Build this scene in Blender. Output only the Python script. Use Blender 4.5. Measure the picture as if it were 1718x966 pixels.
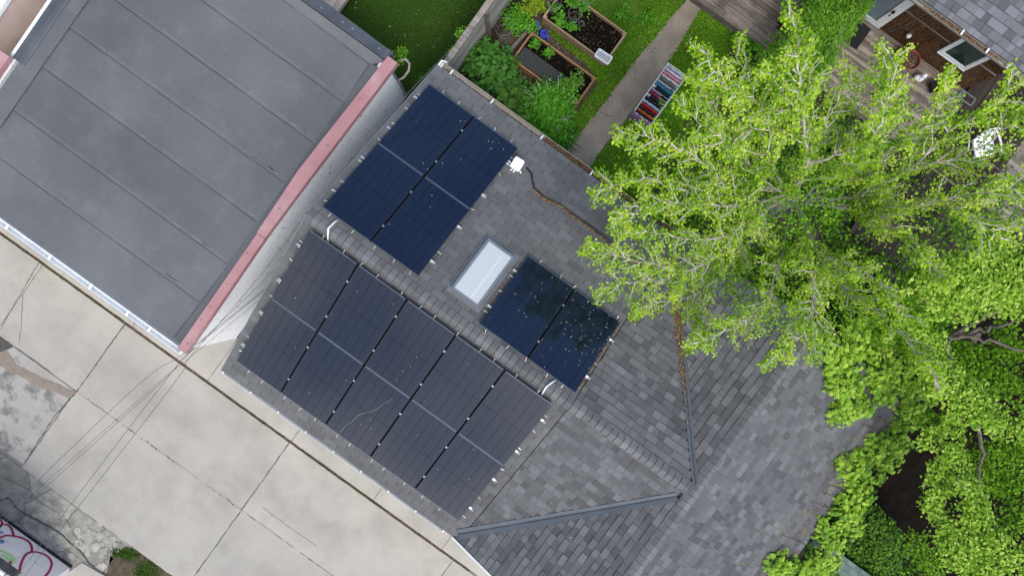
import bpy, math, random
import numpy as np
from mathutils import Vector, Matrix
for o in list(bpy.data.objects): bpy.data.objects.remove(o)
SC = bpy.context.scene
COL = SC.collection
rnd = random.Random(7)
nr = np.random.default_rng(11)

# ------------------------------------------------------------------ camera
H = 16.4; FPX = 1080.0
RW = Matrix(((0.811504529191532, 0.5841920371388096, -0.013418749764322484),
             (-0.5843404776688383, 0.8111816892014173, -0.023032005168661007),
             (-0.002570069918077433, 0.026531695157733994, 0.9996446688162116)))
cam_d = bpy.data.cameras.new('camera'); cam = bpy.data.objects.new('camera', cam_d); COL.objects.link(cam)
cam.matrix_world = Matrix.Translation((0, 0, H)) @ RW.transposed().to_4x4()
cam_d.sensor_width = 36.0; cam_d.lens = 36.0 * FPX / 1718.0
cam_d.clip_end = 500; cam_d.clip_start = 0.1
SC.camera = cam

# ------------------------------------------------------------------ sky, sun, exposure
SUN_EL = math.radians(58); SUN_AZ_VEC = Vector((0.80, -0.60))      # the soft sun stands over the alley side
wd = bpy.data.worlds.new('World'); SC.world = wd; wd.use_nodes = True
nt = wd.node_tree; bg = nt.nodes['Background']
sky = nt.nodes.new('ShaderNodeTexSky'); sky.sky_type = 'NISHITA'; sky.sun_disc = False
sky.sun_elevation = SUN_EL
sky.sun_rotation = math.atan2(SUN_AZ_VEC.x, SUN_AZ_VEC.y)
tc = nt.nodes.new('ShaderNodeTexCoord')
hs = nt.nodes.new('ShaderNodeHueSaturation'); hs.inputs['Saturation'].default_value = 0.04; hs.inputs['Value'].default_value = 2.6
nt.links.new(sky.outputs[0], hs.inputs['Color'])
hb = nt.nodes.new('ShaderNodeHueSaturation'); hb.inputs['Saturation'].default_value = 1.05; hb.inputs['Value'].default_value = 2.2
nt.links.new(sky.outputs[0], hb.inputs['Color'])
sep = nt.nodes.new('ShaderNodeSeparateXYZ'); nt.links.new(tc.outputs['Generated'], sep.inputs[0])
nz = nt.nodes.new('ShaderNodeTexNoise'); nz.inputs['Scale'].default_value = 2.4; nz.inputs['Detail'].default_value = 5
nt.links.new(tc.outputs['Generated'], nz.inputs['Vector'])
ma = nt.nodes.new('ShaderNodeMath'); ma.operation = 'MULTIPLY_ADD'; ma.inputs[1].default_value = 1.1
nt.links.new(sep.outputs['Y'], ma.inputs[0]); nt.links.new(nz.outputs['Fac'], ma.inputs[2])
rp = nt.nodes.new('ShaderNodeValToRGB'); rp.color_ramp.elements[0].position = 0.72; rp.color_ramp.elements[1].position = 1.05
nt.links.new(ma.outputs[0], rp.inputs[0])
mx = nt.nodes.new('ShaderNodeMixRGB'); nt.links.new(rp.outputs[0], mx.inputs[0])
nt.links.new(hs.outputs[0], mx.inputs[1]); nt.links.new(hb.outputs[0], mx.inputs[2])
nz2 = nt.nodes.new('ShaderNodeTexNoise'); nz2.inputs['Scale'].default_value = 3.6; nz2.inputs['Detail'].default_value = 6; nt.links.new(tc.outputs['Generated'], nz2.inputs['Vector'])
rp2 = nt.nodes.new('ShaderNodeValToRGB'); rp2.color_ramp.elements[0].position = .36; rp2.color_ramp.elements[1].position = .64
rp2.color_ramp.elements[0].color = (.42, .50, .66, 1); rp2.color_ramp.elements[1].color = (1.12, 1.12, 1.12, 1); nt.links.new(nz2.outputs['Fac'], rp2.inputs[0])
mu = nt.nodes.new('ShaderNodeMixRGB'); mu.blend_type = 'MULTIPLY'; mu.inputs[0].default_value = 1.0
nt.links.new(mx.outputs[0], mu.inputs[1]); nt.links.new(rp2.outputs[0], mu.inputs[2]); nt.links.new(mu.outputs[0], bg.inputs['Color']); bg.inputs['Strength'].default_value = 0.12
sun_d = bpy.data.lights.new('sun', 'SUN'); sun = bpy.data.objects.new('sun', sun_d); COL.objects.link(sun)
sun_d.energy = 1.75; sun_d.angle = math.radians(20); sun_d.color = (1.0, 0.95, 0.87)
sv = Vector((SUN_AZ_VEC.x, SUN_AZ_VEC.y, 0)).normalized() * math.cos(SUN_EL) + Vector((0, 0, math.sin(SUN_EL)))
sun.rotation_euler = sv.to_track_quat('Z', 'Y').to_euler(); sun.location = sv * 40
SC.view_settings.view_transform = 'Standard'; SC.view_settings.look = 'None'
SC.view_settings.exposure = 0.13; SC.view_settings.gamma = 1.0; SC.view_settings.use_curve_mapping = False

# ------------------------------------------------------------------ measured points
def ray(px, py): return RW.transposed() @ Vector(((px - 859) / FPX, -(py - 483) / FPX, -1.0))
def P(px, py, z=0.0):
    """world point seen at photo pixel px,py when it stands z metres above the ground"""
    d = ray(px, py); t = (z - H) / d.z
    return Vector((d.x * t, d.y * t, z))
def PY(px, py, y):
    d = ray(px, py); t = y / d.y
    return Vector((d.x * t, y, H + d.z * t))
RY, RZ, RT = -1.48, 4.02, 0.34          # garage ridge
CX, CT = 5.19, 0.44                     # cross roof ridge
def zN(x, y): return RZ - RT * abs(y - RY)
def zC(x, y): return RZ - CT * abs(x - CX)
def PR(px, py, zf=zN, off=0.0):
    z = 3.3
    for _ in range(12):
        p = P(px, py, z); z = zf(p.x, p.y) + off
    return P(px, py, z)

# ------------------------------------------------------------------ materials
def ramp(nt, fac, cols, lo=0.3, hi=0.7):
    r = nt.nodes.new('ShaderNodeValToRGB'); els = r.color_ramp.elements
    while len(els) < len(cols): els.new(0.5)
    for i, c in enumerate(cols):
        els[i].position = lo + (hi - lo) * i / max(1, len(cols) - 1); els[i].color = (*c, 1)
    nt.links.new(fac, r.inputs[0]); return r.outputs[0]
def noise(nt, vec, scale, detail=5, rough=0.6):
    n = nt.nodes.new('ShaderNodeTexNoise'); n.inputs['Scale'].default_value = scale
    n.inputs['Detail'].default_value = detail; n.inputs['Roughness'].default_value = rough
    nt.links.new(vec, n.inputs['Vector']); return n.outputs['Fac']
def mth(nt, op, a, b=None, c=None):
    m = nt.nodes.new('ShaderNodeMath'); m.operation = op
    for i, v in enumerate((a, b, c)):
        if v is None: continue
        if isinstance(v, (int, float)): m.inputs[i].default_value = v
        else: nt.links.new(v, m.inputs[i])
    return m.outputs[0]
def mixc(nt, f, a, b, mode='MIX'):
    m = nt.nodes.new('ShaderNodeMixRGB'); m.blend_type = mode
    for i, v in enumerate((f, a, b)):
        if isinstance(v, (int, float)): m.inputs[i].default_value = v
        elif isinstance(v, tuple): m.inputs[i].default_value = (*v, 1)
        else: nt.links.new(v, m.inputs[i])
    return m.outputs[0]
def new(name):
    m = bpy.data.materials.new(name); m.use_nodes = True
    nt = m.node_tree; b = nt.nodes['Principled BSDF']
    t = nt.nodes.new('ShaderNodeTexCoord')
    return m, nt, b, t
def mapv(nt, vec, scale=(1, 1, 1), rot=(0, 0, 0)):
    n = nt.nodes.new('ShaderNodeMapping'); n.inputs['Scale'].default_value = scale; n.inputs['Rotation'].default_value = rot
    nt.links.new(vec, n.inputs['Vector']); return n.outputs[0]
def MAT(name, cols, scale=4, rough=0.8, bump=0.0, bscale=60, tone=0.0, metal=0.0, spec=0.5, stretch=(1, 1, 1),
        fine=0.0, fscale=90, spots=None, dirt=None, coat=0.0, lo=0.3, hi=0.7):
    m, nt, b, t = new(name)
    vec = mapv(nt, t.outputs['Object'], stretch)
    c = ramp(nt, noise(nt, vec, scale), cols, lo, hi) if len(cols) > 1 else None
    if c is None:
        rg = nt.nodes.new('ShaderNodeRGB'); rg.outputs[0].default_value = (*cols[0], 1); c = rg.outputs[0]
    if fine:
        f = noise(nt, vec, fscale, 2, 0.7)
        c = mixc(nt, 1.0, c, mixc(nt, f, (1 - fine,) * 3, (1 + fine,) * 3), 'MULTIPLY')
    if dirt:      # (colour, scale, threshold lo, hi, amount)
        f = ramp(nt, noise(nt, t.outputs['Object'], dirt[1], 8, 0.7), [(0, 0, 0), (1, 1, 1)], dirt[2], dirt[3])
        c = mixc(nt, mth(nt, 'MULTIPLY', f, dirt[4]), c, dirt[0])
    if spots:     # (colour, scale, threshold)
        v = nt.nodes.new('ShaderNodeTexVoronoi'); v.inputs['Scale'].default_value = spots[1]; nt.links.new(t.outputs['Object'], v.inputs['Vector'])
        f = mth(nt, 'LESS_THAN', v.outputs['Distance'], spots[2])
        c = mixc(nt, mth(nt, 'MULTIPLY', f, 0.8), c, spots[0])
    if tone:
        a = nt.nodes.new('ShaderNodeAttribute'); a.attribute_name = 'tone'
        g = mth(nt, 'MULTIPLY_ADD', a.outputs['Fac'], 2 * tone, 1 - tone)
        cc = nt.nodes.new('ShaderNodeCombineXYZ')
        for i in range(3): nt.links.new(g, cc.inputs[i])
        c = mixc(nt, 1.0, c, cc.outputs[0], 'MULTIPLY')
    nt.links.new(c, b.inputs['Base Color'])
    b.inputs['Roughness'].default_value = rough; b.inputs['Metallic'].default_value = metal
    b.inputs['Specular IOR Level'].default_value = spec; b.inputs['Coat Weight'].default_value = coat
    if bump:
        bp = nt.nodes.new('ShaderNodeBump'); bp.inputs['Strength'].default_value = bump; bp.inputs['Distance'].default_value = 0.01
        nt.links.new(noise(nt, vec, bscale, 6), bp.inputs['Height']); nt.links.new(bp.outputs[0], b.inputs['Normal'])
    return m
def LEAF(name, cols, trans=0.35, rough=0.6, spec=0.12):
    m, nt, b, t = new(name)
    a = nt.nodes.new('ShaderNodeAttribute'); a.attribute_name = 'tone'
    c = ramp(nt, a.outputs['Fac'], cols, 0.0, 1.0)
    nt.links.new(c, b.inputs['Base Color']); b.inputs['Roughness'].default_value = rough; b.inputs['Specular IOR Level'].default_value = spec
    tr = nt.nodes.new('ShaderNodeBsdfTranslucent'); nt.links.new(c, tr.inputs['Color'])
    ms = nt.nodes.new('ShaderNodeMixShader'); ms.inputs[0].default_value = trans
    nt.links.new(b.outputs[0], ms.inputs[1]); nt.links.new(tr.outputs[0], ms.inputs[2])
    nt.links.new(ms.outputs[0], nt.nodes['Material Output'].inputs['Surface'])
    return m

m_conc = MAT('concrete', [(.315, .290, .252), (.378, .350, .306), (.408, .380, .336)], 0.9, .9, .35, 50, tone=.06, fine=.20, fscale=38,
             dirt=((.24, .23, .21), .8, .46, .72, .5), spots=((.12, .11, .10), 3.6, .035))
m_oldconc = MAT('old_concrete', [(.30, .28, .25), (.41, .385, .35)], 1.2, .92, .4, 40, tone=.05, fine=.15, fscale=40,
                dirt=((.10, .10, .095), 1.9, .50, .62, .75))
m_brok = MAT('broken_concrete', [(.27, .25, .205), (.41, .385, .33)], 3, .92, .5, 40, tone=.16, fine=.16, fscale=50)
m_grav = MAT('gravel', [(.18, .165, .14), (.31, .29, .255)], 14, .95, .8, 60, fine=.35, fscale=70)
m_soil = MAT('soil', [(.025, .017, .012), (.06, .042, .030)], 6, .95, .9, 50, fine=.4, fscale=60, spec=.08)
m_bedsoil = MAT('bed_soil', [(.006, .004, .003), (.017, .012, .009)], 9, .95, 1, 40, fine=.5, fscale=45, tone=.4, spec=.08)
m_earth = MAT('earth', [(.06, .045, .032), (.13, .10, .072)], 5, .95, .6, 40, fine=.3, fscale=60, spec=.08)
m_shade = MAT('shade_painted_soil', [(.004, .003, .002), (.013, .009, .006)], 5, .95, .9, 40, fine=.5, fscale=30, spec=.08)  # soil painted near black for the deep shade under the foliage
m_darkdeck = MAT('dark_deck_wood', [(.022, .017, .014), (.065, .052, .043)], 4.0, .8, .6, 30, tone=.4, stretch=(4, .25, 4), spec=.08)
m_wet = MAT('damp_silt', [(.20, .16, .125), (.27, .22, .17)], 5, .7, .3, 40, fine=.15)
m_dark = MAT('dark_patch', [(.045, .043, .042), (.10, .095, .09)], 7, .7, .6, 40)
m_path = MAT('path_concrete', [(.24, .195, .15), (.34, .285, .225)], 2.5, .92, .5, 50, fine=.28, fscale=50, spots=((.42, .38, .3), 9, .06), spec=.08)
m_lawn = MAT('lawn_soil', [(.05, .07, .012), (.06, .13, .012), (.09, .18, .018)], 1.6, .95, .6, 60, fine=.35, fscale=60, spec=.08)
m_turf = MAT('turf', [(.028, .062, .008), (.042, .085, .011)], 1.2, .95, .6, 70, fine=.35, fscale=80, spec=.08)
m_shA = MAT('asphalt_shingle', [(.110, .110, .111), (.138, .137, .137)], 1.4, .93, .35, 120, tone=.30, spec=.25, fine=.12, fscale=160)
m_shB = MAT('architectural_shingle', [(.107, .108, .112), (.134, .134, .136)], 1.2, .93, .35, 120, tone=.34, spec=.25, fine=.12, fscale=160)
m_shH = MAT('house_shingle', [(.13, .13, .145), (.165, .165, .18)], 1.2, .93, .35, 120, tone=.40, spec=.25, fine=.12, fscale=160)
m_shG = MAT('green_shingle', [(.12, .17, .145), (.17, .22, .19)], 1.5, .93, .3, 120, tone=.2, fine=.12, fscale=160)
m_cap = MAT('ridge_shingle', [(.122, .123, .126), (.160, .160, .161)], 1.8, .93, .35, 120, tone=.22, spec=.25, fine=.14, fscale=150,
            dirt=((.09, .085, .08), 3, .6, .75, .5))
m_under = MAT('roof_underlay', [(.03, .03, .032)], 4, .9)
m_memb = MAT('roof_membrane', [(.080, .084, .089), (.140, .143, .149)], .32, .85, .6, 60, tone=.08, fine=.26, fscale=34,
             dirt=((.20, .205, .21), 1.6, .52, .78, .35), spots=((.05, .05, .055), 2.6, .035))
m_seam = MAT('seam_tar', [(.03, .032, .036)], 4, .7)
m_coat = MAT('seam_chalk', [(.22, .23, .24), (.15, .16, .17)], 6, .85)
m_red = MAT('red_coping', [(.35, .165, .17), (.44, .235, .24)], 1.3, .36, tone=.03, dirt=((.46, .33, .32), 1.4, .50, .75, .7), spec=.4, fine=.08)
m_blackmetal = MAT('black_coping', [(.045, .053, .065), (.075, .085, .10)], 2, .38, spec=.6, dirt=((.14, .14, .14), 4, .6, .8, .4))
m_valley = MAT('valley_metal', [(.060, .075, .092), (.085, .10, .12)], 3, .5, spec=.5, fine=.06, dirt=((.14, .15, .15), 5, .6, .75, .5))
m_white = MAT('white_paint', [(.66, .66, .65), (.78, .78, .78)], 3, .45)
m_gutter = MAT('white_gutter', [(.66, .69, .71), (.80, .81, .82)], 3, .35, dirt=((.35, .33, .30), 5, .6, .8, .5))
m_beigegut = MAT('beige_gutter', [(.22, .195, .165), (.32, .29, .25)], 4, .55, dirt=((.10, .09, .08), 5, .5, .75, .5))
m_debris = MAT('leaf_debris', [(.06, .028, .018), (.14, .07, .045)], 25, .95, 1, 80)
m_plast = MAT('white_plastic', [(.80, .81, .82)], 3, .35)
m_trimgrey = MAT('skylight_frame', [(.13, .14, .155), (.19, .20, .215)], 3, .45, dirt=((.10, .08, .07), 6, .55, .8, .4))
m_clip = MAT('zinc_clip', [(.62, .61, .55)], 3, .4, metal=.2)
m_alu = MAT('aluminium', [(.62, .63, .65)], 3, .3, metal=.8)
m_pframe = MAT('panel_frame', [(.055, .065, .085)], 3, .28, metal=.75)
m_edge = MAT('panel_edge_highlight', [(.19, .22, .27)], 3, .35, metal=.5)
m_black = MAT('black_rubber', [(.012, .012, .013)], 3, .5)
m_mesh = MAT('guard_mesh_and_gap_shade', [(.006, .006, .007)], 3, .9, spec=.1)
m_wood = MAT('weathered_wood', [(.16, .135, .115), (.33, .29, .25)], 3.0, .85, .5, 30, tone=.22, stretch=(.25, 3, 3), dirt=((.06, .05, .04), 2.5, .5, .75, .5))
m_deck = MAT('deck_wood', [(.11, .086, .068), (.34, .285, .235)], 4.0, .85, .6, 30, tone=.35, stretch=(.25, 4, 4), dirt=((.035, .025, .02), 2.2, .48, .68, .7))
m_fence = MAT('fence_wood', [(.20, .19, .175), (.36, .34, .31)], 4.0, .85, .6, 30, tone=.2, stretch=(3, .4, 3), dirt=((.08, .075, .07), 2.5, .5, .75, .5))
m_bed = MAT('bed_wood', [(.25, .115, .05), (.42, .22, .11)], 4, .8, .4, 30, tone=.15, stretch=(.5, 3, 3))
m_bedb = MAT('bed_wood_pale', [(.36, .23, .12), (.50, .34, .20)], 4, .8, .4, 30, tone=.15, stretch=(.5, 3, 3))
m_plank = MAT('new_plank', [(.42, .33, .24), (.60, .50, .39)], 3, .8, .4, 30, tone=.1, stretch=(3, .5, 3))
m_orange = MAT('orange_wood', [(.34, .13, .06), (.45, .2, .1)], 4, .7)
m_bark = MAT('bark', [(.27, .235, .205), (.46, .41, .37)], 9, .9, .5, 60)
m_barkd = MAT('dark_bark', [(.09, .07, .055), (.20, .16, .13)], 9, .9, .5, 60)
m_twig = MAT('twig', [(.42, .36, .31), (.66, .60, .54)], 9, .85)
m_wirec = MAT('overhead_wire', [(.07, .07, .075)], 3, .6)
m_cable = MAT('cable', [(.02, .02, .022)], 3, .5)
m_wire = MAT('cage_wire', [(.30, .30, .29)], 3, .5, metal=.5)
m_blue = MAT('blue_plastic', [(.05, .08, .50)], 3, .35)
m_pot = MAT('terracotta_glaze', [(.16, .03, .02), (.24, .05, .03)], 4, .35)
m_brickT = MAT('tan_tile', [(.50, .38, .32), (.60, .47, .40)], 2, .85, tone=.12)
m_leafM = LEAF('maple_leaf', [(.08, .20, .008), (.22, .42, .018), (.40, .60, .035), (.64, .76, .12)], .36)
m_leafMd = LEAF('maple_leaf_shade', [(.04, .13, .006), (.13, .30, .012), (.27, .47, .03)], .35)  # darker copy of the leaf colour, painting shade into the inner crowns
m_leafL = LEAF('lime_leaf', [(.07, .18, .010), (.19, .37, .025), (.36, .56, .06), (.55, .68, .16)], .34)
m_leafI = LEAF('creeper_leaf', [(.07, .20, .012), (.28, .50, .028), (.52, .70, .09)], .28, .4, .3)
m_leafD = LEAF('dark_leaf', [(.03, .09, .008), (.075, .18, .014), (.17, .33, .03)], .25)
m_leafS = LEAF('shrub_leaf', [(.06, .20, .015), (.12, .38, .025), (.22, .54, .05)], .3)
m_leafC = LEAF('broad_leaf', [(.045, .13, .02), (.08, .23, .035), (.14, .34, .055)], .25)
m_leafH = LEAF('hosta_leaf', [(.08, .20, .025), (.14, .30, .04), (.28, .42, .08)], .25)
m_leafY = LEAF('yellow_leaf', [(.10, .24, .02), (.24, .38, .02), (.45, .50, .04)], .3)
m_leafP = LEAF('purple_leaf', [(.03, .008, .02), (.07, .015, .04)], .2)
m_leafV = LEAF('hedge_leaf', [(.08, .22, .015), (.15, .35, .025), (.25, .48, .05)], .35)
m_grass = LEAF('grass_blade', [(.08, .19, .008), (.15, .34, .014), (.27, .50, .03)], .3)
m_turfb = LEAF('turf_blade', [(.026, .062, .006), (.045, .10, .010), (.08, .15, .018)], .2)
m_spike = MAT('dry_spike', [(.50, .48, .40)], 3, .8)
m_petal = MAT('petal', [(.62, .56, .34), (.70, .66, .5)], 9, .8)
m_litter = LEAF('litter', [(.10, .05, .025), (.25, .15, .08), (.50, .36, .18)], .1)
m_petalL = LEAF('pale_litter', [(.22, .17, .10), (.42, .36, .24), (.6, .55, .42)], .1)
m_lichen = LEAF('lichen', [(.26, .22, .08), (.38, .33, .14)], .1)

# solar cells: six columns, a middle gap and very fine contact lines under glass
def cells():
    m, nt, b, t = new('solar_cells')
    br = nt.nodes.new('ShaderNodeTexBrick'); br.offset = 0.0; br.squash = 1.0
    nt.links.new(t.outputs['Object'], br.inputs['Vector'])
    br.inputs['Scale'].default_value = 1.0; br.inputs['Brick Width'].default_value = .189; br.inputs['Row Height'].default_value = .861
    br.inputs['Mortar Size'].default_value = .0045; br.inputs['Mortar Smooth'].default_value = 0.3
    br.inputs['Color1'].default_value = (.0055, .0085, .020, 1); br.inputs['Color2'].default_value = (.0055, .0085, .020, 1)
    br.inputs['Mortar'].default_value = (.001, .0015, .004, 1)
    w = nt.nodes.new('ShaderNodeTexWave'); w.wave_type = 'BANDS'; w.bands_direction = 'Y'; w.inputs['Scale'].default_value = 17.0
    nt.links.new(t.outputs['Object'], w.inputs['Vector'])
    c = mixc(nt, 1.0, br.outputs['Color'], mixc(nt, w.outputs['Fac'], (.72,) * 3, (1.28,) * 3), 'MULTIPLY')
    f = ramp(nt, noise(nt, t.outputs['Object'], 3.2, 4), [(.72, .95, 1.05), (1.0, 1.0, 1.05)], .35, .65)
    c = mixc(nt, 1.0, c, f, 'MULTIPLY')
    d = ramp(nt, noise(nt, mapv(nt, t.outputs['Object'], (1, .35, 1)), 7, 8, .7), [(0, 0, 0), (1, 1, 1)], .66, .85)
    c = mixc(nt, mth(nt, 'MULTIPLY', d, .10), c, (.30, .34, .42))
    nt.links.new(c, b.inputs['Base Color'])
    b.inputs['Roughness'].default_value = .09; b.inputs['IOR'].default_value = 1.64
    nt.links.new(mth(nt, 'MULTIPLY_ADD', br.outputs['Fac'], -.34, .5), b.inputs['Specular IOR Level'])
    return m
m_cell = cells()
def brickwall(name, c1, c2, mort, bw=.42, rh=.19, ms=.006, axis='Y'):
    m, nt, b, t = new(name)
    sp = nt.nodes.new('ShaderNodeSeparateXYZ'); nt.links.new(t.outputs['Object'], sp.inputs[0])
    cb = nt.nodes.new('ShaderNodeCombineXYZ'); nt.links.new(mth(nt, 'ADD', sp.outputs['X'], sp.outputs['Y']), cb.inputs[0]); nt.links.new(sp.outputs['Z'], cb.inputs[1])
    br = nt.nodes.new('ShaderNodeTexBrick'); nt.links.new(cb.outputs[0], br.inputs['Vector'])
    br.inputs['Scale'].default_value = 1; br.inputs['Brick Width'].default_value = bw; br.inputs['Row Height'].default_value = rh
    br.inputs['Mortar Size'].default_value = ms
    br.inputs['Color1'].default_value = (*c1, 1); br.inputs['Color2'].default_value = (*c2, 1); br.inputs['Mortar'].default_value = (*mort, 1)
    d = ramp(nt, noise(nt, t.outputs['Object'], 2.5, 7, .7), [(0, 0, 0), (1, 1, 1)], .55, .8)
    c = mixc(nt, mth(nt, 'MULTIPLY', d, .35), br.outputs['Color'], tuple(x * .6 for x in c1))
    nt.links.new(c, b.inputs['Base Color']); b.inputs['Roughness'].default_value = .8
    bp = nt.nodes.new('ShaderNodeBump'); bp.inputs['Strength'].default_value = .6; bp.inputs['Distance'].default_value = .01
    nt.links.new(mth(nt, 'SUBTRACT', 1.0, br.outputs['Fac']), bp.inputs['Height']); nt.links.new(bp.outputs[0], b.inputs['Normal'])
    return m
m_wbrick = brickwall('white_block', (.86, .86, .85), (.82, .82, .81), (.58, .57, .56))
m_rbrick = brickwall('red_brick', (.26, .11, .08), (.33, .15, .10), (.35, .33, .30), .22, .075, .008)
def plywood():
    m, nt, b, t = new('stained_plywood')
    v = mapv(nt, t.outputs['Object'], (5.0, 1, .8))
    n = noise(nt, v, 1.3, 3, .5)
    s = mth(nt, 'SINE', mth(nt, 'MULTIPLY', n, 110.0))
    c = ramp(nt, s, [(.035, .015, .005), (.20, .10, .038)], -.2, 1.0)
    f = ramp(nt, noise(nt, t.outputs['Object'], 1.1, 4), [(.35, .4, .45), (1.25, 1.1, 1.0)], .3, .7)
    c = mixc(nt, 1.0, c, f, 'MULTIPLY')
    nt.links.new(c, b.inputs['Base Color']); b.inputs['Roughness'].default_value = .42
    return m
m_ply = plywood()
def glass_dark(name, col=(.02, .03, .028), rough=.05):
    m, nt, b, t = new(name); b.inputs['Base Color'].default_value = (*col, 1); b.inputs['Roughness'].default_value = rough
    return m
m_glass = glass_dark('window_glass', (.020, .040, .034))
m_doorglass = glass_dark('door_glass', (.18, .22, .26), .1)
m_sky = glass_dark('skylight_pane', (.52, .545, .55), .12)
def cloth(name, c):
    return MAT(name, [tuple(x * .8 for x in c), c], 14, .9, .4, 60)

# ------------------------------------------------------------------ mesh building
ORG = {}
class MB:
    def __init__(s): s.v = []; s.f = []; s.t = []
    def face(s, pts, t=.5):
        i = len(s.v); s.v += [tuple(p) for p in pts]; s.f.append(tuple(range(i, i + len(pts)))); s.t.append(t)
    def mesh(s, vs, fs, t=.5):
        i = len(s.v); s.v += [tuple(p) for p in vs]
        for f in fs: s.f.append(tuple(i + k for k in f)); s.t.append(t)
    def hexa(s, b, u, t=.5):   # bottom 4, top 4
        s.mesh(list(b) + list(u), [(3, 2, 1, 0), (4, 5, 6, 7), (0, 1, 5, 4), (1, 2, 6, 5), (2, 3, 7, 6), (3, 0, 4, 7)], t)
    def box(s, x0, y0, z0, x1, y1, z1, t=.5):
        s.hexa([(x0, y0, z0), (x1, y0, z0), (x1, y1, z0), (x0, y1, z0)], [(x0, y0, z1), (x1, y0, z1), (x1, y1, z1), (x0, y1, z1)], t)
    def obox(s, a, b, w, h, t=.5, up=Vector((0, 0, 1))):   # bar from a to b, width w, height h (centre line)
        a, b = Vector(a), Vector(b); d = (b - a).normalized()
        sd = d.cross(up)
        if sd.length < 1e-4: sd = d.cross(Vector((1, 0, 0)))
        sd.normalize(); n = sd.cross(d)
        sd *= w / 2; n *= h / 2
        s.hexa([a - sd - n, b - sd - n, b + sd - n, a + sd - n], [a - sd + n, b - sd + n, b + sd + n, a + sd + n], t)
    def prism(s, poly, z0, z1, t=.5):
        n = len(poly); b = [(p[0], p[1], z0) for p in poly]; u = [(p[0], p[1], z1) for p in poly]
        s.mesh(b + u, [tuple(range(n - 1, -1, -1)), tuple(range(n, 2 * n))] + [(i, (i + 1) % n, n + (i + 1) % n, n + i) for i in range(n)], t)
    def tube(s, pts, r, n=6, t=.5, cap=True, flat=1.0):
        pts = [Vector(p) for p in pts]; k = len(pts)
        rs = r if isinstance(r, (list, tuple)) else [r] * k
        vs = []; up = Vector((0, 0, 1))
        for i, p in enumerate(pts):
            d = (pts[min(i + 1, k - 1)] - pts[max(i - 1, 0)]).normalized()
            sd = d.cross(up)
            if sd.length < 1e-3: sd = d.cross(Vector((1, 0, 0)))
            sd.normalize(); nn = sd.cross(d)
            for j in range(n):
                a = 2 * math.pi * j / n
                vs.append(p + sd * (math.cos(a) * rs[i]) + nn * (math.sin(a) * rs[i] * flat))
        fs = []
        for i in range(k - 1):
            for j in range(n):
                fs.append((i * n + j, i * n + (j + 1) % n, (i + 1) * n + (j + 1) % n, (i + 1) * n + j))
        if cap: fs += [tuple(range(n - 1, -1, -1)), tuple(range((k - 1) * n, k * n))]
        s.mesh(vs, fs, t)
    def lathe(s, c, prof, n=20, t=.5, close=False):
        c = Vector(c); vs = []; k = len(prof)
        for (r, z) in prof:
            for j in range(n):
                a = 2 * math.pi * j / n; vs.append(c + Vector((r * math.cos(a), r * math.sin(a), z)))
        fs = [(i * n + j, i * n + (j + 1) % n, (i + 1) * n + (j + 1) % n, (i + 1) * n + j) for i in range(k - 1) for j in range(n)]
        s.mesh(vs, fs, t)
    def build(s, name, mat, parent=None, smooth=False, local=False, label=None, origin=None):
        v = np.array(s.v, dtype=np.float64)
        if parent is not None: org = Vector((0, 0, 0)) if local else ORG[parent.name]
        elif origin is not None: org = Vector(origin)
        else: org = Vector(((v[:, 0].min() + v[:, 0].max()) / 2, (v[:, 1].min() + v[:, 1].max()) / 2, v[:, 2].min()))
        me = bpy.data.meshes.new(name); me.from_pydata((v - np.array(org)).tolist(), [], s.f); 
        a = me.attributes.new('tone', 'FLOAT', 'FACE'); a.data.foreach_set('value', s.t)
        me.materials.append(mat)
        if smooth: me.shade_smooth()
        o = bpy.data.objects.new(name, me); COL.objects.link(o)
        if parent is not None: o.parent = parent; ORG[o.name] = org
        else: o.location = org; ORG[o.name] = org
        if label: o['label'] = label
        return o
def tag(o, label, cat, group=None):
    o['label'] = label; o['category'] = cat
    if group: o['group'] = group
    return o
def struct(o): o['kind'] = 'structure'; return o
def stuff(o, label=None, cat=None):
    o['kind'] = 'stuff'
    if label: o['label'] = label
    if cat: o['category'] = cat
    return o
def thing(name, label, cat, loc=(0, 0, 0), group=None, rot=None):
    o = bpy.data.objects.new(name, None); COL.objects.link(o); o.location = loc; o.empty_display_size = .1
    if rot: o.rotation_euler = rot
    ORG[o.name] = Vector(loc) if not rot else Vector((0, 0, 0))
    return tag(o, label, cat, group)
def cp(o, parent, loc=None, rot=None):
    c = o.copy(); COL.objects.link(c); c.parent = parent
    if loc is not None: c.location = loc
    if rot is not None: c.rotation_euler = rot
    return c

def curve(pts, k=5):
    out = []
    for i in range(len(pts) - 1):
        a = pts[max(i - 1, 0)]; p1 = pts[i]; p2 = pts[i + 1]; d = pts[min(i + 2, len(pts) - 1)]
        for j in range(k):
            t = j / k; out.append(.5 * ((2 * p1) + (p2 - a) * t + (2 * a - 5 * p1 + 4 * p2 - d) * t * t + (3 * p1 - a - 3 * p2 + d) * t ** 3))
    out.append(pts[-1]); return out
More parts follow.
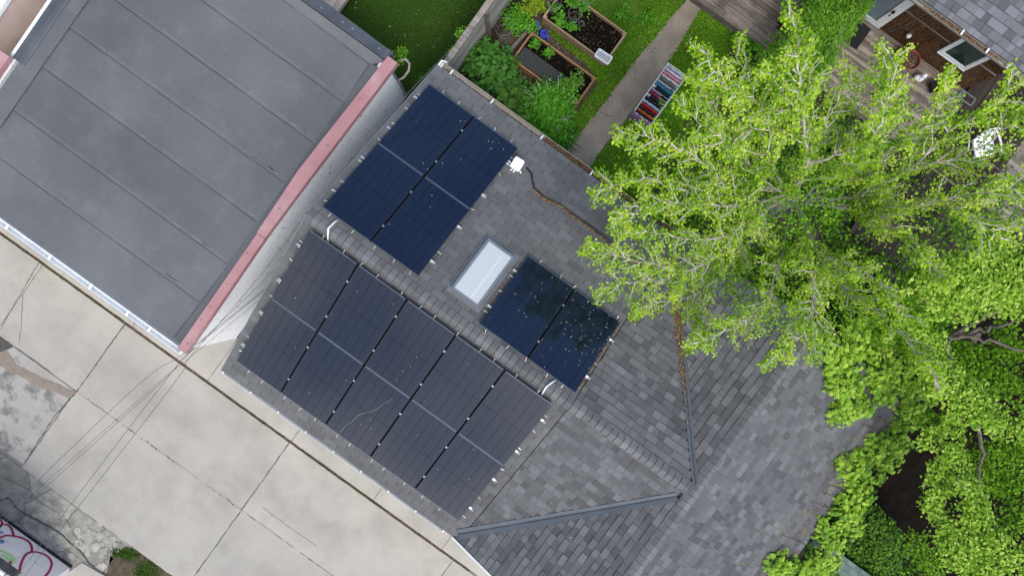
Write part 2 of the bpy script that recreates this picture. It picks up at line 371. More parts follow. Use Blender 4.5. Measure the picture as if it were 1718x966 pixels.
# leaves: templates of triangles (x along the leaf, y across, z fold), length 1
KITE = (np.array([(0, 0, 0), (.45, .36, .10), (1, 0, -.04), (.45, -.36, .10)]), np.array([(0, 2, 1), (0, 3, 2)]))
OVAL = (np.array([(0, 0, 0), (.22, .30, .07), (.62, .33, .08), (1, 0, -.06), (.62, -.33, .08), (.22, -.30, .07)]),
        np.array([(0, 2, 1), (0, 3, 2), (0, 4, 3), (0, 5, 4)]))
BLADE = (np.array([(0, -.06, 0), (0, .06, 0), (1, 0, 0)]), np.array([(0, 2, 1)]))
def palm(k=5, spread=2.3):
    vs = []; fs = []
    for i in range(k):
        a = -spread / 2 + spread * i / (k - 1); L = (.62, .88, 1.0, .88, .62)[i] if k == 5 else (.8, 1, .8)[i]
        c, s_ = math.cos(a), math.sin(a); w = .19
        for (x, y, z) in ((0, 0, 0), (.5 * L, w, .07), (L, 0, -.12), (.5 * L, -w, .07)):
            vs.append((x * c - y * s_, x * s_ + y * c, z))
        fs += [(4 * i, 4 * i + 2, 4 * i + 1), (4 * i, 4 * i + 3, 4 * i + 2)]
    return np.array(vs), np.array(fs)
PALM = palm()
TRI = palm(3, 1.7)
def leaves(name, mat, pos, nrm, size, tmpl, parent=None, heading=None, tone=None, tilt=.35, local_org=None):
    pos = np.asarray(pos, float); N = len(pos)
    nrm = np.asarray(nrm, float) + nr.normal(0, tilt, (N, 3)); nrm /= np.linalg.norm(nrm, axis=1)[:, None] + 1e-9
    h = nr.normal(0, 1, (N, 3)) if heading is None else np.asarray(heading, float) + nr.normal(0, .35, (N, 3))
    x = h - nrm * (h * nrm).sum(1)[:, None]; x /= np.linalg.norm(x, axis=1)[:, None] + 1e-9
    y = np.cross(nrm, x)
    tv, tf = tmpl; sz = np.broadcast_to(np.asarray(size, float), (N,)) * nr.uniform(.55, 1.35, N)
    V = pos[:, None, :] + sz[:, None, None] * (tv[None, :, 0, None] * x[:, None, :] + tv[None, :, 1, None] * y[:, None, :] + tv[None, :, 2, None] * nrm[:, None, :])
    org = ORG[parent.name] if parent is not None else (Vector(local_org) if local_org is not None else Vector((*pos[:, :2].mean(0), pos[:, 2].min())))
    V = V.reshape(-1, 3) - np.array(org)
    F = (tf[None] + (np.arange(N) * len(tv))[:, None, None]).reshape(-1, 3)
    T = nr.uniform(0, 1, N) if tone is None else np.clip(tone + nr.normal(0, .16, N), 0, 1)
    T = np.repeat(T, len(tf))
    me = bpy.data.meshes.new(name); me.vertices.add(len(V)); me.vertices.foreach_set('co', V.ravel())
    me.loops.add(F.size); me.loops.foreach_set('vertex_index', F.ravel().astype(np.int32))
    me.polygons.add(len(F)); me.polygons.foreach_set('loop_start', (np.arange(len(F)) * 3).astype(np.int32))
    a = me.attributes.new('tone', 'FLOAT', 'FACE'); a.data.foreach_set('value', T.astype(np.float32))
    me.materials.append(mat); me.update(calc_edges=True); me.validate()
    o = bpy.data.objects.new(name, me); COL.objects.link(o)
    if parent is not None: o.parent = parent; ORG[o.name] = org
    else: o.location = org; ORG[o.name] = org
    return o
def inpoly(x, y, poly):
    c = False; n = len(poly)
    for i in range(n):
        x0, y0 = poly[i][:2]; x1, y1 = poly[i - 1][:2]
        if (y0 > y) != (y1 > y) and x < (x1 - x0) * (y - y0) / (y1 - y0) + x0: c = not c
    return c
def scatter(poly, n):
    xs = [p[0] for p in poly]; ys = [p[1] for p in poly]; out = []
    while len(out) < n:
        x, y = rnd.uniform(min(xs), max(xs)), rnd.uniform(min(ys), max(ys))
        if inpoly(x, y, poly): out.append((x, y))
    return out
def cloud(blobs, dens, flat=.6, clump=.16, per=14, low=0.0):
    """leaf points in clumps over the upper shells of blobs (x, y, z, r)"""
    ps, ns, ts = [], [], []
    for (x, y, z, r) in blobs:
        k = max(3, int(dens * r * r / per))
        for _ in range(k):
            a = nr.uniform(0, 2 * math.pi); cz = nr.uniform(low, 1); sr = math.sqrt(max(0, 1 - cz * cz)); q = r * nr.uniform(.68, 1.08)
            d = np.array([math.cos(a) * sr, math.sin(a) * sr, cz * flat]); c = np.array([x, y, z]) + d * q
            m = int(nr.integers(max(1, per // 2), int(per * 1.5) + 1))
            off = nr.normal(0, clump * .5, (m, 3)); off[:, 2] *= .5
            ps.append(c + off); nn = d / (np.linalg.norm(d) + 1e-6) * .5 + np.array([0, 0, .8]); ns.append(np.repeat(nn[None], m, 0))
            ts.append(np.full(m, nr.uniform(.2, .8)) + off[:, 2] * 2)
    return np.concatenate(ps), np.concatenate(ns), np.concatenate(ts)

# ================================================================== GROUND
def rough_edge(x0, y0, x1, y1, step=.12, j=.006):
    n = max(1, int(math.hypot(x1 - x0, y1 - y0) / step)); out = []
    for i in range(n):
        t = i / n; out.append((x0 + (x1 - x0) * t + rnd.uniform(-j, j), y0 + (y1 - y0) * t + rnd.uniform(-j, j)))
    return out
def slab_poly(x0, y0, x1, y1, j=.006):
    return rough_edge(x0, y0, x1, y0, j=j) + rough_edge(x1, y0, x1, y1, j=j) + rough_edge(x1, y1, x0, y1, j=j) + rough_edge(x0, y1, x0, y0, j=j)
b = MB(); b.face([(-90, -90, -.05), (90, -90, -.05), (90, 90, -.05), (-90, 90, -.05)]); struct(b.build('ground', m_soil, origin=(0, 0, 0)))
b = MB(); b.face([(-40, -13.2, -.03), (40, -13.2, -.03), (40, -5.6, -.03), (-40, -5.6, -.03)]); struct(b.build('alley_bed', m_grav, origin=(0, 0, 0)))
b = MB(); g = .010
xs = [-20, -14.9, -12.7, -10.1, -7.51, -2.28, 2.9, 8.1, 13.4, 20]
for i in range(len(xs) - 1):
    b.prism(slab_poly(xs[i] + g, -9.17 + .006, xs[i + 1] - g, -7.02), -.03, 0.0, rnd.random())
xs = [-7.55, -2.28, 2.95, 8.15, 13.4, 20]
for i in range(len(xs) - 1):
    b.prism(slab_poly(xs[i] + g, -11.64, xs[i + 1] - g, -9.17 - .006, .012), -.03, 0.0, rnd.random())
struct(b.build('alley_pavement', m_conc, origin=(0, 0, 0)))
b = MB(); xs = [-20, -17.4, -14.8, -12.2, -9.52, -7.3, -4.92, -2.25, .33, 2.5, 5.1, 7.7, 10.3, 14, 20]
for i in range(len(xs) - 1):
    b.prism(slab_poly(xs[i] + g * .7, -6.95, xs[i + 1] - g * .7, -5.62), -.03, 0.0, .8 + .2 * rnd.random())
struct(b.build('alley_edge_pavement', m_conc, origin=(0, 0, 0)))
b = MB(); b.prism(slab_poly(-20, -11.55, -7.57, -9.19), -.03, -.004, .5); struct(b.build('old_pavement', m_oldconc, origin=(0, 0, 0)))
def flatpoly(name, pts, z, mat, j=.0):
    b = MB(); out = []
    n = len(pts)
    for i in range(n):
        a, c = pts[i], pts[(i + 1) % n]; k = max(1, int(math.hypot(c[0] - a[0], c[1] - a[1]) / .1))
        for q in range(k):
            t = q / k; out.append((a[0] + (c[0] - a[0]) * t + rnd.uniform(-j, j), a[1] + (c[1] - a[1]) * t + rnd.uniform(-j, j)))
    b.prism(out, z - .003, z, .5); return struct(b.build(name, mat, origin=(0, 0, 0)))
flatpoly('damp_silt', [P(a, c)[:2] for a, c in ((-8, 585), (12, 588), (28, 612), (60, 628), (98, 645), (127, 657), (118, 668), (95, 658), (60, 646), (32, 630), (12, 618), (-8, 608))], .004, m_wet, .018)
flatpoly('dark_patch', [P(a, c)[:2] for a, c in ((-10, 560), (14, 573), (24, 581), (10, 586), (-10, 594))], .008, m_dark, .012)
def cracked():
    m, nt, b, t = new('cracked_slab')
    wv = mixc(nt, .30, t.outputs['Object'], nt.nodes.new('ShaderNodeTexNoise').outputs['Color'])
    v = nt.nodes.new('ShaderNodeTexVoronoi'); v.feature = 'DISTANCE_TO_EDGE'; v.inputs['Scale'].default_value = 1.5; nt.links.new(wv, v.inputs['Vector'])
    v2 = nt.nodes.new('ShaderNodeTexVoronoi'); v2.inputs['Scale'].default_value = 1.5; nt.links.new(wv, v2.inputs['Vector'])
    gr = ramp(nt, noise(nt, t.outputs['Object'], 1.7, 7, .7), [(0, 0, 0), (1, 1, 1)], .50, .60)
    base = ramp(nt, noise(nt, t.outputs['Object'], 5, 6), [(.27, .25, .20), (.42, .395, .335)])
    hs_ = nt.nodes.new('ShaderNodeSeparateXYZ'); nt.links.new(v2.outputs['Color'], hs_.inputs[0])
    g = mth(nt, 'MULTIPLY_ADD', hs_.outputs['X'], .35, .75); cb = nt.nodes.new('ShaderNodeCombineXYZ')
    for k in range(3): nt.links.new(g, cb.inputs[k])
    base = mixc(nt, 1.0, base, cb.outputs[0], 'MULTIPLY')
    grav = ramp(nt, noise(nt, t.outputs['Object'], 40, 4, .7), [(.12, .11, .095), (.30, .28, .245)])
    c = mixc(nt, gr, base, grav)
    ck = ramp(nt, v.outputs['Distance'], [(1, 1, 1), (0, 0, 0)], .006, .030)
    c = mixc(nt, mth(nt, 'MULTIPLY', ck, .6), c, (.085, .078, .065))
    f = noise(nt, t.outputs['Object'], 45, 2, .7); c = mixc(nt, 1.0, c, mixc(nt, f, (.8,) * 3, (1.2,) * 3), 'MULTIPLY')
    nt.links.new(c, b.inputs['Base Color']); b.inputs['Roughness'].default_value = .92
    return m
b = MB(); b.prism([(-20, -13.1), (-4.35, -13.1), (-4.25, -12.2), (-4.5, -11.9), (-4.4, -11.66), (-20, -11.66)], -.03, -.012); struct(b.build('cracked_pavement', cracked(), origin=(0, 0, 0)))
# the broken strip by the garage door: fragments of old slab lying in gravel
b = MB()
def cellpoly(cx, cy, rx, ry, n=7):
    a0 = rnd.random() * 6
    return [(cx + math.cos(a0 + 2 * math.pi * i / n) * rx * rnd.uniform(.72, 1.15), cy + math.sin(a0 + 2 * math.pi * i / n) * ry * rnd.uniform(.72, 1.15)) for i in range(n)]
for i in range(70):
    c = P(rnd.gauss(148, 20), rnd.gauss(905, 13)); r = rnd.uniform(.035, .11); b.prism(cellpoly(c.x, c.y, r, r, 7), -.03, rnd.uniform(-.008, .004), rnd.random())
for i in range(60):
    x, y = rnd.uniform(-9.6, -4.8), rnd.uniform(-12.7, -11.6); r = rnd.uniform(.02, .06); b.prism(cellpoly(x, y, r, r, 6), -.03, rnd.uniform(-.012, .0), rnd.random())
struct(b.build('broken_pavement', m_brok, origin=(0, 0, 0)))
b = MB(); b.prism([P(105, 966)[:2], P(138, 943)[:2], P(178, 966)[:2], P(200, 985)[:2], P(80, 1000)[:2]], -.03, .02, .7)
struct(b.build('driveway_apron', m_conc, origin=(0, 0, 0)))
b = MB(); b.prism(rough_edge(-4.35, -12.2, -3.9, -11.62) + rough_edge(-3.9, -11.62, -1.5, -11.66) + [(-1, -12.4), (-4, -13)], -.03, -.012); struct(b.build('bare_earth', m_earth, origin=(0, 0, 0)))
# weeds in the joint and the mossy patch
pts = []
for i in range(1300):
    t = rnd.random()
    x = rnd.uniform(-12, -7.6) if t < .45 else (rnd.gauss(-3.2, .5) if t < .6 else (rnd.gauss(-1.3, .35) if t < .8 else rnd.gauss(.15, .3)))
    if t > .6 and t < .65: x = rnd.uniform(-5, -4)
    pts.append((x, -6.985 + rnd.gauss(0, .011), -.02))
for i in range(260): pts.append((rnd.uniform(-7.4, -2.3), -9.17 + rnd.gauss(0, .01), -.01))
for i in range(2600):
    c = P(rnd.gauss(218, 9) if i % 3 == 0 else rnd.gauss(246, 12), rnd.gauss(930, 5) if i % 3 == 0 else rnd.gauss(958, 10))
    if c.y < -11.66: pts.append((c.x, c.y, -.01))
for i in range(400):
    c = P(rnd.gauss(200, 6), rnd.gauss(928, 3)); pts.append((c.x, c.y, -.01))
pts = np.array(pts)
stuff(leaves('weeds', m_turfb, pts, np.tile((0, 0, 1.), (len(pts), 1)), .04, KITE, tilt=.5, local_org=(0, 0, 0)), 'green moss and weeds growing in the joint and edge of the concrete alley', 'weeds')
# dirt lying in the long joint
pts = np.array([(rnd.uniform(-12, 3.4), -6.985 + rnd.gauss(0, .012), -.015) for _ in range(4200)])
stuff(leaves('joint_dirt', m_litter, pts, np.tile((0, 0, 1.), (len(pts), 1)), .03, KITE, local_org=(0, 0, 0), tone=np.full(len(pts), .12)), 'brown dirt lying along the joint of the alley paving', 'dirt')
# thin cracks in the old paving
def crack(pts, r, z=.004):
    b = MB(); out = []
    for i in range(len(pts) - 1):
        a, c = P(*pts[i], z), P(*pts[i + 1], z); k = max(1, int((c - a).length / .08))
        for q in range(k): out.append(a.lerp(c, q / k) + Vector((rnd.uniform(-.012, .012), rnd.uniform(-.012, .012), 0)))
    out.append(P(*pts[-1], z))
    for i in range(len(out) - 1):
        d = (out[i + 1] - out[i]).normalized(); s = Vector((-d.y, d.x, 0)) * r * rnd.uniform(.5, 1.3)
        b.face([out[i] - s, out[i + 1] - s, out[i + 1] + s, out[i] + s])
    return struct(b.build('pavement_crack', m_dark, origin=(0, 0, 0)))
crack([(38, 495), (36, 540), (32, 575)], .006)
crack([(28, 583), (60, 605), (100, 636), (128, 657)], .005)
crack([(128, 657), (90, 700), (68, 735), (42, 775)], .014)
crack([(212, 541), (165, 606), (128, 657)], .010)
crack([(67, 436), (36, 490), (0, 553)], .009)
crack([(500, 722), (455, 785), (405, 855), (325, 966)], .007)
crack([(440, 850), (480, 880), (530, 915)], .005)
crack([(0, 840), (15, 835), (30, 855), (62, 872), (95, 890), (135, 925), (150, 945), (200, 985)], .02, .006)

# yard, lawn, turf and path
def sheet(name, poly, z, mat): b = MB(); b.face([(x, y, z) for x, y in poly]); return struct(b.build(name, mat, origin=(0, 0, 0)))
sheet('yard_soil', [(-3.9, 2.6), (14, 2.6), (14, 20), (-3.9, 20)], -.012, m_earth)
LAWN1 = [(-1.35, 3.1), (-.84, 3.1), (-.72, 5.9), (-.60, 8.4), (-.55, 12), (-3.2, 12), (-3.2, 6.3), (-1.35, 6.3), (-1.33, 5.44), (-3.0, 5.44), (-2.9, 5.3), (-1.75, 5.24), (-1.2, 5.02), (-1.22, 4.1)]
LAWN2 = [(-.15, 3.0), (1.2, 3.2), (1.1, 7.3), (.85, 8.02), (-.22, 8.02), (-.08, 5.9)]
sheet('lawn', LAWN1, -.004, m_lawn); sheet('lawn_strip', LAWN2, -.004, m_lawn)
TURF = [(-8.6, 2.1), (-4.3, 2.1), (-4.25, 3.1), (-4.15, 12), (-8.6, 12)]
sheet('turf_base', TURF, -.004, m_turf)
def bald(x, y): return ((x + 2.0) / .75) ** 2 + ((y - 7.0) / .5) ** 2 < rnd.uniform(.5, 1.3)
pts = [(x, y, 0) for x, y in scatter(LAWN1, 42000) if not bald(x, y)] + [(x, y, 0) for x, y in scatter(LAWN2, 24000)]
pts = np.array(pts); stuff(leaves('grass', m_grass, pts, np.tile((0, 0, 1.), (len(pts), 1)), .045, KITE, tilt=.55, local_org=(0, 0, 0),
      tone=.45 + .25 * np.sin(pts[:, 0] * 3.1 + 1) * np.cos(pts[:, 1] * 2.3)), 'short green grass of the garden lawn beside the path', 'grass')
pts = np.array([(x, y, 0) for x, y in scatter([(-8.2, 2.1), (-4.2, 2.1), (-4.15, 6.2), (-8.2, 6.2)], 42000)])
stuff(leaves('turf_grass', m_turfb, pts, np.tile((0, 0, 1.), (len(pts), 1)), .035, KITE, tilt=.6, local_org=(0, 0, 0)), 'dense dark green turf behind the flat roof', 'turf')
b = MB(); pl = []
L = [(-.80, 2.9), (-.86, 3.4), (-.80, 4.6), (-.78, 5.9), (-.70, 7.0), (-.62, 8.1), (-.6, 12)]
Rr = [(-.12, 12), (-.22, 8.2), (-.10, 7.0), (-.05, 5.9), (-.12, 4.6), (-.16, 3.4), (-.12, 2.9)]
def interp(q):
    out = []
    for i in range(len(q) - 1):
        for k in range(12):
            t = k / 12; out.append((q[i][0] + (q[i + 1][0] - q[i][0]) * t + rnd.uniform(-.022, .022), q[i][1] + (q[i + 1][1] - q[i][1]) * t))
    return out
b.prism(interp(L) + interp(Rr), -.03, .012); struct(b.build('garden_path', m_path, origin=(0, 0, 0)))
crack([(1008, 188), (1018, 193), (1030, 197)], .008, .016); crack([(955, 245), (975, 258)], .01, .016)
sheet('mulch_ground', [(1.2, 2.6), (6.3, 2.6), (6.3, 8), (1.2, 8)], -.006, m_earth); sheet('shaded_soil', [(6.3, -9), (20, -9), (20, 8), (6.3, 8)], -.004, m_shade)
pts = np.array([(x, y, .05) for x, y in scatter([(1.3, 2.7), (9.5, 2.7), (9.5, 6.9), (1.3, 7.8)], 16000) if ((x - 4.1) / .9) ** 2 + ((y - 4.6) / .7) ** 2 > rnd.uniform(.5, 1.2) and math.sin(x * 2.7) * math.cos(y * 3.1) > rnd.uniform(-1.2, .1)])
stuff(leaves('ground_cover', m_leafD, pts, np.tile((0, 0, 1.), (len(pts), 1)), .09, OVAL, tilt=.5, local_org=(0, 0, 0)), 'dark green ground cover growing in the shade under the maple', 'ground cover')
pts = np.array([(x, y, .03) for x, y in scatter([(-1.3, 3.0), (.2, 3.0), (.2, 7.9), (-1.0, 7.9)], 520)] + [(x, y, .03) for x, y in scatter([(-.8, 2.9), (-.1, 2.9), (-.1, 5.0), (-.8, 5.0)], 260)] + [(x, y, .0) for x, y in scatter([(-3.3, 5.0), (-1.4, 5.05), (-1.4, 5.4), (-3.0, 5.4)], 160)])
stuff(leaves('path_litter', m_petalL, pts, np.tile((0, 0, 1.), (len(pts), 1)), .026, KITE, tilt=.3, local_org=(0, 0, 0)), 'tan seeds and petals scattered over the garden path and its lawn edge', 'leaf litter')
# fallen petals on the turf
pm = MB(); pm.lathe((0, 0, 0), [(.001, .004), (.012, .007), (.017, .002)], 7)
petal = tag(pm.build('fallen_petal', m_petal, origin=(0, 0, 0)), 'tiny pale petal lying on the dark green turf', 'petal', 'pale petals fallen on the turf')
tp = scatter([(-7.6, 2.6), (-4.5, 3.3), (-4.4, 5.4), (-7.2, 4.4)], 38)
for i, (x, y) in enumerate(tp):
    o = petal if i == 0 else petal.copy()
    if i: COL.objects.link(o)
    o.location = (x, y, .03); o.scale = (rnd.uniform(.4, .95),) * 3
def petals(pts, label, group, s=1.0):
    for p, rx in pts:
        o = petal.copy(); COL.objects.link(o); o.location = p; o.rotation_euler = (rx, 0, rnd.random() * 6); o.scale = (s * rnd.uniform(.7, 1.2),) * 3
        tag(o, label, 'petal', group)

# ================================================================== SHINGLES
def shingle(mb, o, u, v, n, urange, vlen, style, seed, expo=.143):
    """rows of tabs on a slope: o ridge corner, u along ridge, v down the slope, n out; urange(vdist) -> (u0, u1)"""
    r = random.Random(seed); o, u, v, n = Vector(o), Vector(u), Vector(v), Vector(n)
    k = 0; d = 0.0
    while d < vlen - .02:
        d1 = min(d + expo, vlen); u0, u1 = urange((d + d1) / 2)
        if u1 - u0 > .03:
            x = u0 + (-(.17 * (k % 2)) - r.uniform(0, .02) if style == 'A' else -r.uniform(0, .2))
            while x < u1:
                w = (.333 if style == 'A' else r.choice((.12, .15, .17, .2, .22, .26)))
                a, e = max(x, u0), min(x + w - (.009 if style == 'A' else .003), u1)
                if e - a > .015:
                    if style == 'A': t = min(1, max(0, r.gauss(.5, .16))); h = .009
                    else: t = r.choice((.08, .2, .32, .4, .5, .55, .65, .85)) + r.uniform(-.08, .08); h = r.choice((.008, .018, .024))
                    q = lambda uu, dd, hh: o + u * uu + v * dd + n * hh
                    ft = r.uniform(.004, .007) if style == 'A' else r.uniform(.008, .013); hb_ = .001 + (h - .001) * (ft + .02) / (d1 - d + .02) + .0012
                    if d > .01: bq = [q(a, d + .0, hb_), q(e, d + .0, hb_), q(e, d + ft, hb_), q(a, d + ft, hb_)]; mb.face(bq if (u.cross(v)).dot(n) > 0 else bq[::-1], -.1)
                    lo = [q(a, d - .02, -.004), q(e, d - .02, -.004), q(e, d1, -.004), q(a, d1, -.004)]
                    up = [q(a, d - .02, .001), q(e, d - .02, .001), q(e, d1, h), q(a, d1, h)]
                    mb.mesh(lo + up, [(4, 7, 6, 5), (3, 2, 6, 7), (0, 3, 7, 4), (2, 1, 5, 6)] if (u.cross(v)).dot(n) < 0 else [(4, 5, 6, 7), (7, 6, 2, 3), (4, 7, 3, 0), (6, 5, 1, 2)], t)
                x += w
        d = d1; k += 1
def slope_mesh(poly, zf, th=.10):
    mb = MB(); top = [(x, y, zf(x, y) - .006) for x, y in poly]; bot = [(x, y, zf(x, y) - th) for x, y in poly]; k = len(poly)
    mb.mesh(top + bot, [tuple(range(k)), tuple(range(2 * k - 1, k - 1, -1))] + [(i, k + i, k + (i + 1) % k, (i + 1) % k) for i in range(k)]); return mb

# ================================================================== SOLAR GARAGE
G = thing('garage', 'garage with a grey shingled cross gable roof carrying solar panels', 'garage', (2.0, -1.5, 0))
YN, YS, XW, XE = 2.55, -5.45, -4.0, 8.35
b = MB(); b.box(-3.85, -5.2, 0, 2.3, -5.0, 2.62); b.box(-3.85, 2.2, 0, 7.9, 2.35, 2.6); b.box(-3.85, -5.0, 0, -3.65, 2.2, 2.6)
b.box(7.8, -5.2, 0, 8.0, 2.2, 2.6); b.box(2.3, -5.2, 0, 7.8, -5.0, 2.6)
b.mesh([(-3.85, -5.0, 2.6), (-3.85, 2.2, 2.6), (-3.85, RY, 3.85), (-3.65, -5.0, 2.6), (-3.65, 2.2, 2.6), (-3.65, RY, 3.85)], [(0, 2, 1), (3, 4, 5), (0, 3, 5, 2), (1, 2, 5, 4)])
b.mesh([(2.5, -5.2, 2.6), (7.9, -5.2, 2.6), (CX, -5.2, 3.8), (2.5, -5.05, 2.6), (7.9, -5.05, 2.6), (CX, -5.05, 3.8)], [(0, 1, 2), (3, 5, 4)])
b.build('wall', m_wbrick, G)  # hidden garage walls made white to bounce light onto the block wall opposite
b = MB()
for i in range(5): b.box(-2.9, -5.225, .03 + i * .44, 1.4, -5.203, .44 + i * .44)
b.build('garage_door', m_white, G)
zS = lambda x, y: RZ - RT * (RY - y); zNn = lambda x, y: RZ - RT * (y - RY)
zW = lambda x, y: RZ - CT * (CX - x); zE = lambda x, y: RZ - CT * (x - CX)
k_ = RT / CT
VN = (CX - k_ * (YN - RY), YN); VS = (CX - k_ * (RY - YS), YS)
def deck(name, poly, zf): return slope_mesh(poly, zf).build(name, m_under, G)
deck('roof_deck', [(XW, RY), (XW, YS), VS, (CX, RY)], zS)
deck('roof_deck', [(XW, YN), (XW, RY), (CX, RY), VN], zNn)
deck('roof_deck', [(CX, RY), (CX, YN), VN], zW)
deck('roof_deck', [VS, (CX, YS), (CX, RY)], zW)
deck('roof_deck', [(CX, YS), (XE, YS), (XE, YN), (CX, YN)], zE)
c_, s_ = math.cos(math.atan(RT)), math.sin(math.atan(RT)); cc, sc = math.cos(math.atan(CT)), math.sin(math.atan(CT))
XS = 2.27
LS = (RY - YS) / c_; LN = (YN - RY) / c_; LC = (CX - VN[0]) / cc + .02; LE = (XE - CX) / cc
# south slope, plain and architectural parts
b = MB(); shingle(b, (0, RY, RZ), (1, 0, 0), (0, -c_, -s_), (0, -s_, c_), lambda d: (XW, min(XS, CX - k_ * d * c_)), LS, 'A', 1); b.build('shingle_slope', m_shA, G)
b = MB(); shingle(b, (0, RY, RZ), (1, 0, 0), (0, -c_, -s_), (0, -s_, c_), lambda d: (XS + .02, CX - k_ * d * c_ - .03), LS, 'B', 2); b.build('shingle_slope', m_shB, G)
b = MB(); shingle(b, (0, RY, RZ), (1, 0, 0), (0, c_, -s_), (0, s_, c_), lambda d: (XW, min(XS, CX - k_ * d * c_)), LN, 'A', 3); b.build('shingle_slope', m_shA, G)
b = MB(); shingle(b, (0, RY, RZ), (1, 0, 0), (0, c_, -s_), (0, s_, c_), lambda d: (XS + .02, CX - k_ * d * c_ - .03), LN, 'B', 4, .150); b.build('shingle_slope', m_shB, G)
# cross roof west slope (two wings) and east slope
b = MB(); shingle(b, (CX, 0, RZ), (0, 1, 0), (-cc, 0, -sc), (-sc, 0, cc), lambda d: (RY + d * cc / k_ + .03, YN), LC, 'B', 5); b.build('shingle_slope', m_shB, G)
b = MB(); shingle(b, (CX, 0, RZ), (0, 1, 0), (-cc, 0, -sc), (-sc, 0, cc), lambda d: (YS, RY - d * cc / k_ - .03), LC, 'B', 6); b.build('shingle_slope', m_shB, G)
b = MB(); shingle(b, (CX, 0, RZ), (0, 1, 0), (cc, 0, -sc), (sc, 0, cc), lambda d: (YS, YN), LE, 'B', 8); b.build('shingle_slope', m_shB, G)
# ridge caps
def caps(p0, p1, wdir, drop, hw=.140, step=.150):
    mb = MB(); p0, p1 = Vector(p0), Vector(p1); L_ = (p1 - p0).length; d = (p1 - p0) / L_; w = Vector(wdir); n = int(L_ / step)
    for i in range(n):
        a = p0 + d * i * step; e = a + d * (step + .04); t = min(1, max(0, rnd.gauss(.5, .28))); h0, h1 = .030, .014
        ws = [(-1, -drop * hw - .012), (-.45, -drop * hw * .45 + .004), (0, .010), (.45, -drop * hw * .45 + .004), (1, -drop * hw - .012)]
        va = [a + w * hw * k * rnd.uniform(.97, 1.03) + Vector((0, 0, z + h0)) for k, z in ws]; ve = [e + w * hw * k + Vector((0, 0, z + h1)) for k, z in ws]
        vb = [v - Vector((0, 0, .02)) for v in va]
        k0, k1 = (step - .016) / (step + .04), (step - .001) / (step + .04); s0 = [p.lerp(q_, k0) + Vector((0, 0, .0015)) for p, q_ in zip(va, ve)]; s1 = [p.lerp(q_, k1) + Vector((0, 0, .0015)) for p, q_ in zip(va, ve)]
        mb.mesh(s0 + s1, [(i_, i_ + 1, 6 + i_, 5 + i_) for i_ in range(4)], -.45)
        mb.mesh(va + ve + vb, [(i_, i_ + 1, 6 + i_, 5 + i_) for i_ in range(4)] + [(10 + i_, 11 + i_, 1 + i_, i_) for i_ in range(4)], t)
    return mb
caps((XW, RY, RZ), (CX - .1, RY, RZ), (0, 1, 0), RT).build('ridge_cap', m_cap, G)
caps((CX, YS, RZ), (CX, YN, RZ), (1, 0, 0), CT).build('ridge_cap', m_cap, G)
# valley flashings: a bent sheet with a centre rib
def valley(p0, p1, zf_a, zf_b, w0, w1):
    mb = MB(); p0, p1 = Vector(p0), Vector(p1); d = (p1 - p0).normalized(); s = Vector((-d.y, d.x, 0)); n = 14
    rows = []
    for i in range(n + 1):
        c = p0.lerp(p1, i / n); row = []
        for k in (-1, -.92, -.12, 0, .12, .92, 1):
            w = (w0 + (w1 - w0) * i / n); q = c + s * w * k
            z = max(zNn(q.x, q.y) if q.y > RY else zS(q.x, q.y), zW(q.x, q.y)) + .024 + (.022 if k == 0 else 0) - (.022 if abs(k) == 1 else 0) + rnd.uniform(-.002, .002)
            row.append((q.x, q.y, z))
        rows.append(row)
    for i in range(n):
        for j in range(6): mb.face([rows[i][j], rows[i + 1][j], rows[i + 1][j + 1], rows[i][j + 1]])
    return mb
valley((CX - .20, RY - .26, 0), (VS[0] + .05, VS[1] + .12, 0), None, None, .09, .125).build('valley_flashing', m_valley, G)
valley((CX - .03, RY + .10, 0), (VN[0] + .05, VN[1] - .05, 0), None, None, .055, .10).build('valley_flashing', m_valley, G)
# rake edges and fascia
b = MB(); b.obox((XW - .012, RY, RZ - .05), (XW - .012, YS, zS(0, YS) - .05), .02, .12); b.obox((XW - .012, RY, RZ - .05), (XW - .012, YN, zNn(0, YN) - .05), .02, .12); b.build('rake_trim', m_trimgrey, G)
b = MB(); b.obox((VS[0] + .02, YS - .02, zW(VS[0], 0) - .02), (CX, YS - .02, RZ - .02), .035, .10); b.obox((CX, YS - .02, RZ - .02), (XE, YS - .02, zE(XE, 0) - .02), .035, .10); b.build('rake_trim', m_gutter, G)
# gutters
def gutter(x0, x1, y, z, side, w, mat, lipmat=None):
    mb = MB(); prof = [(0, .0), (0, -.07), (.3, -.09), (.75, -.09), (1.0, -.03), (1.0, .012), (.90, .012), (.92, -.03), (.72, -.078), (.3, -.078), (.06, -.06), (.06, 0)]
    pts0 = [(x0, y + side * w * a, z + c) for a, c in prof]; pts1 = [(x1, y + side * w * a, z + c) for a, c in prof]; n = len(prof)
    mb.mesh(pts0 + pts1, [(i, (i + 1) % n, n + (i + 1) % n, n + i) for i in range(n)]); return mb.build('gutter', mat, G)
zg = zNn(0, YN)
gN = gutter(XW, 7.9, YN + .004, zg - .02, 1, .125, m_beigegut)
gS = gutter(XW, 1.90, YS - .004, zS(0, YS) - .02, -1, .05, m_gutter)
for x in (-3.93, -3.68, -2.62, -1.32, -.02, 1.28, 2.6): b = MB(); b.box(x - .016, YN - .02, zg - .004, x + .016, YN + .105, zg + .010); b.build('gutter_hanger', m_white, gN)
for x in np.arange(-3.95, 1.95, .73): b = MB(); b.box(x - .015, YS - .055, zg - .004, x + .015, YS + .02, zg + .014); b.build('gutter_hanger', m_white, gS)
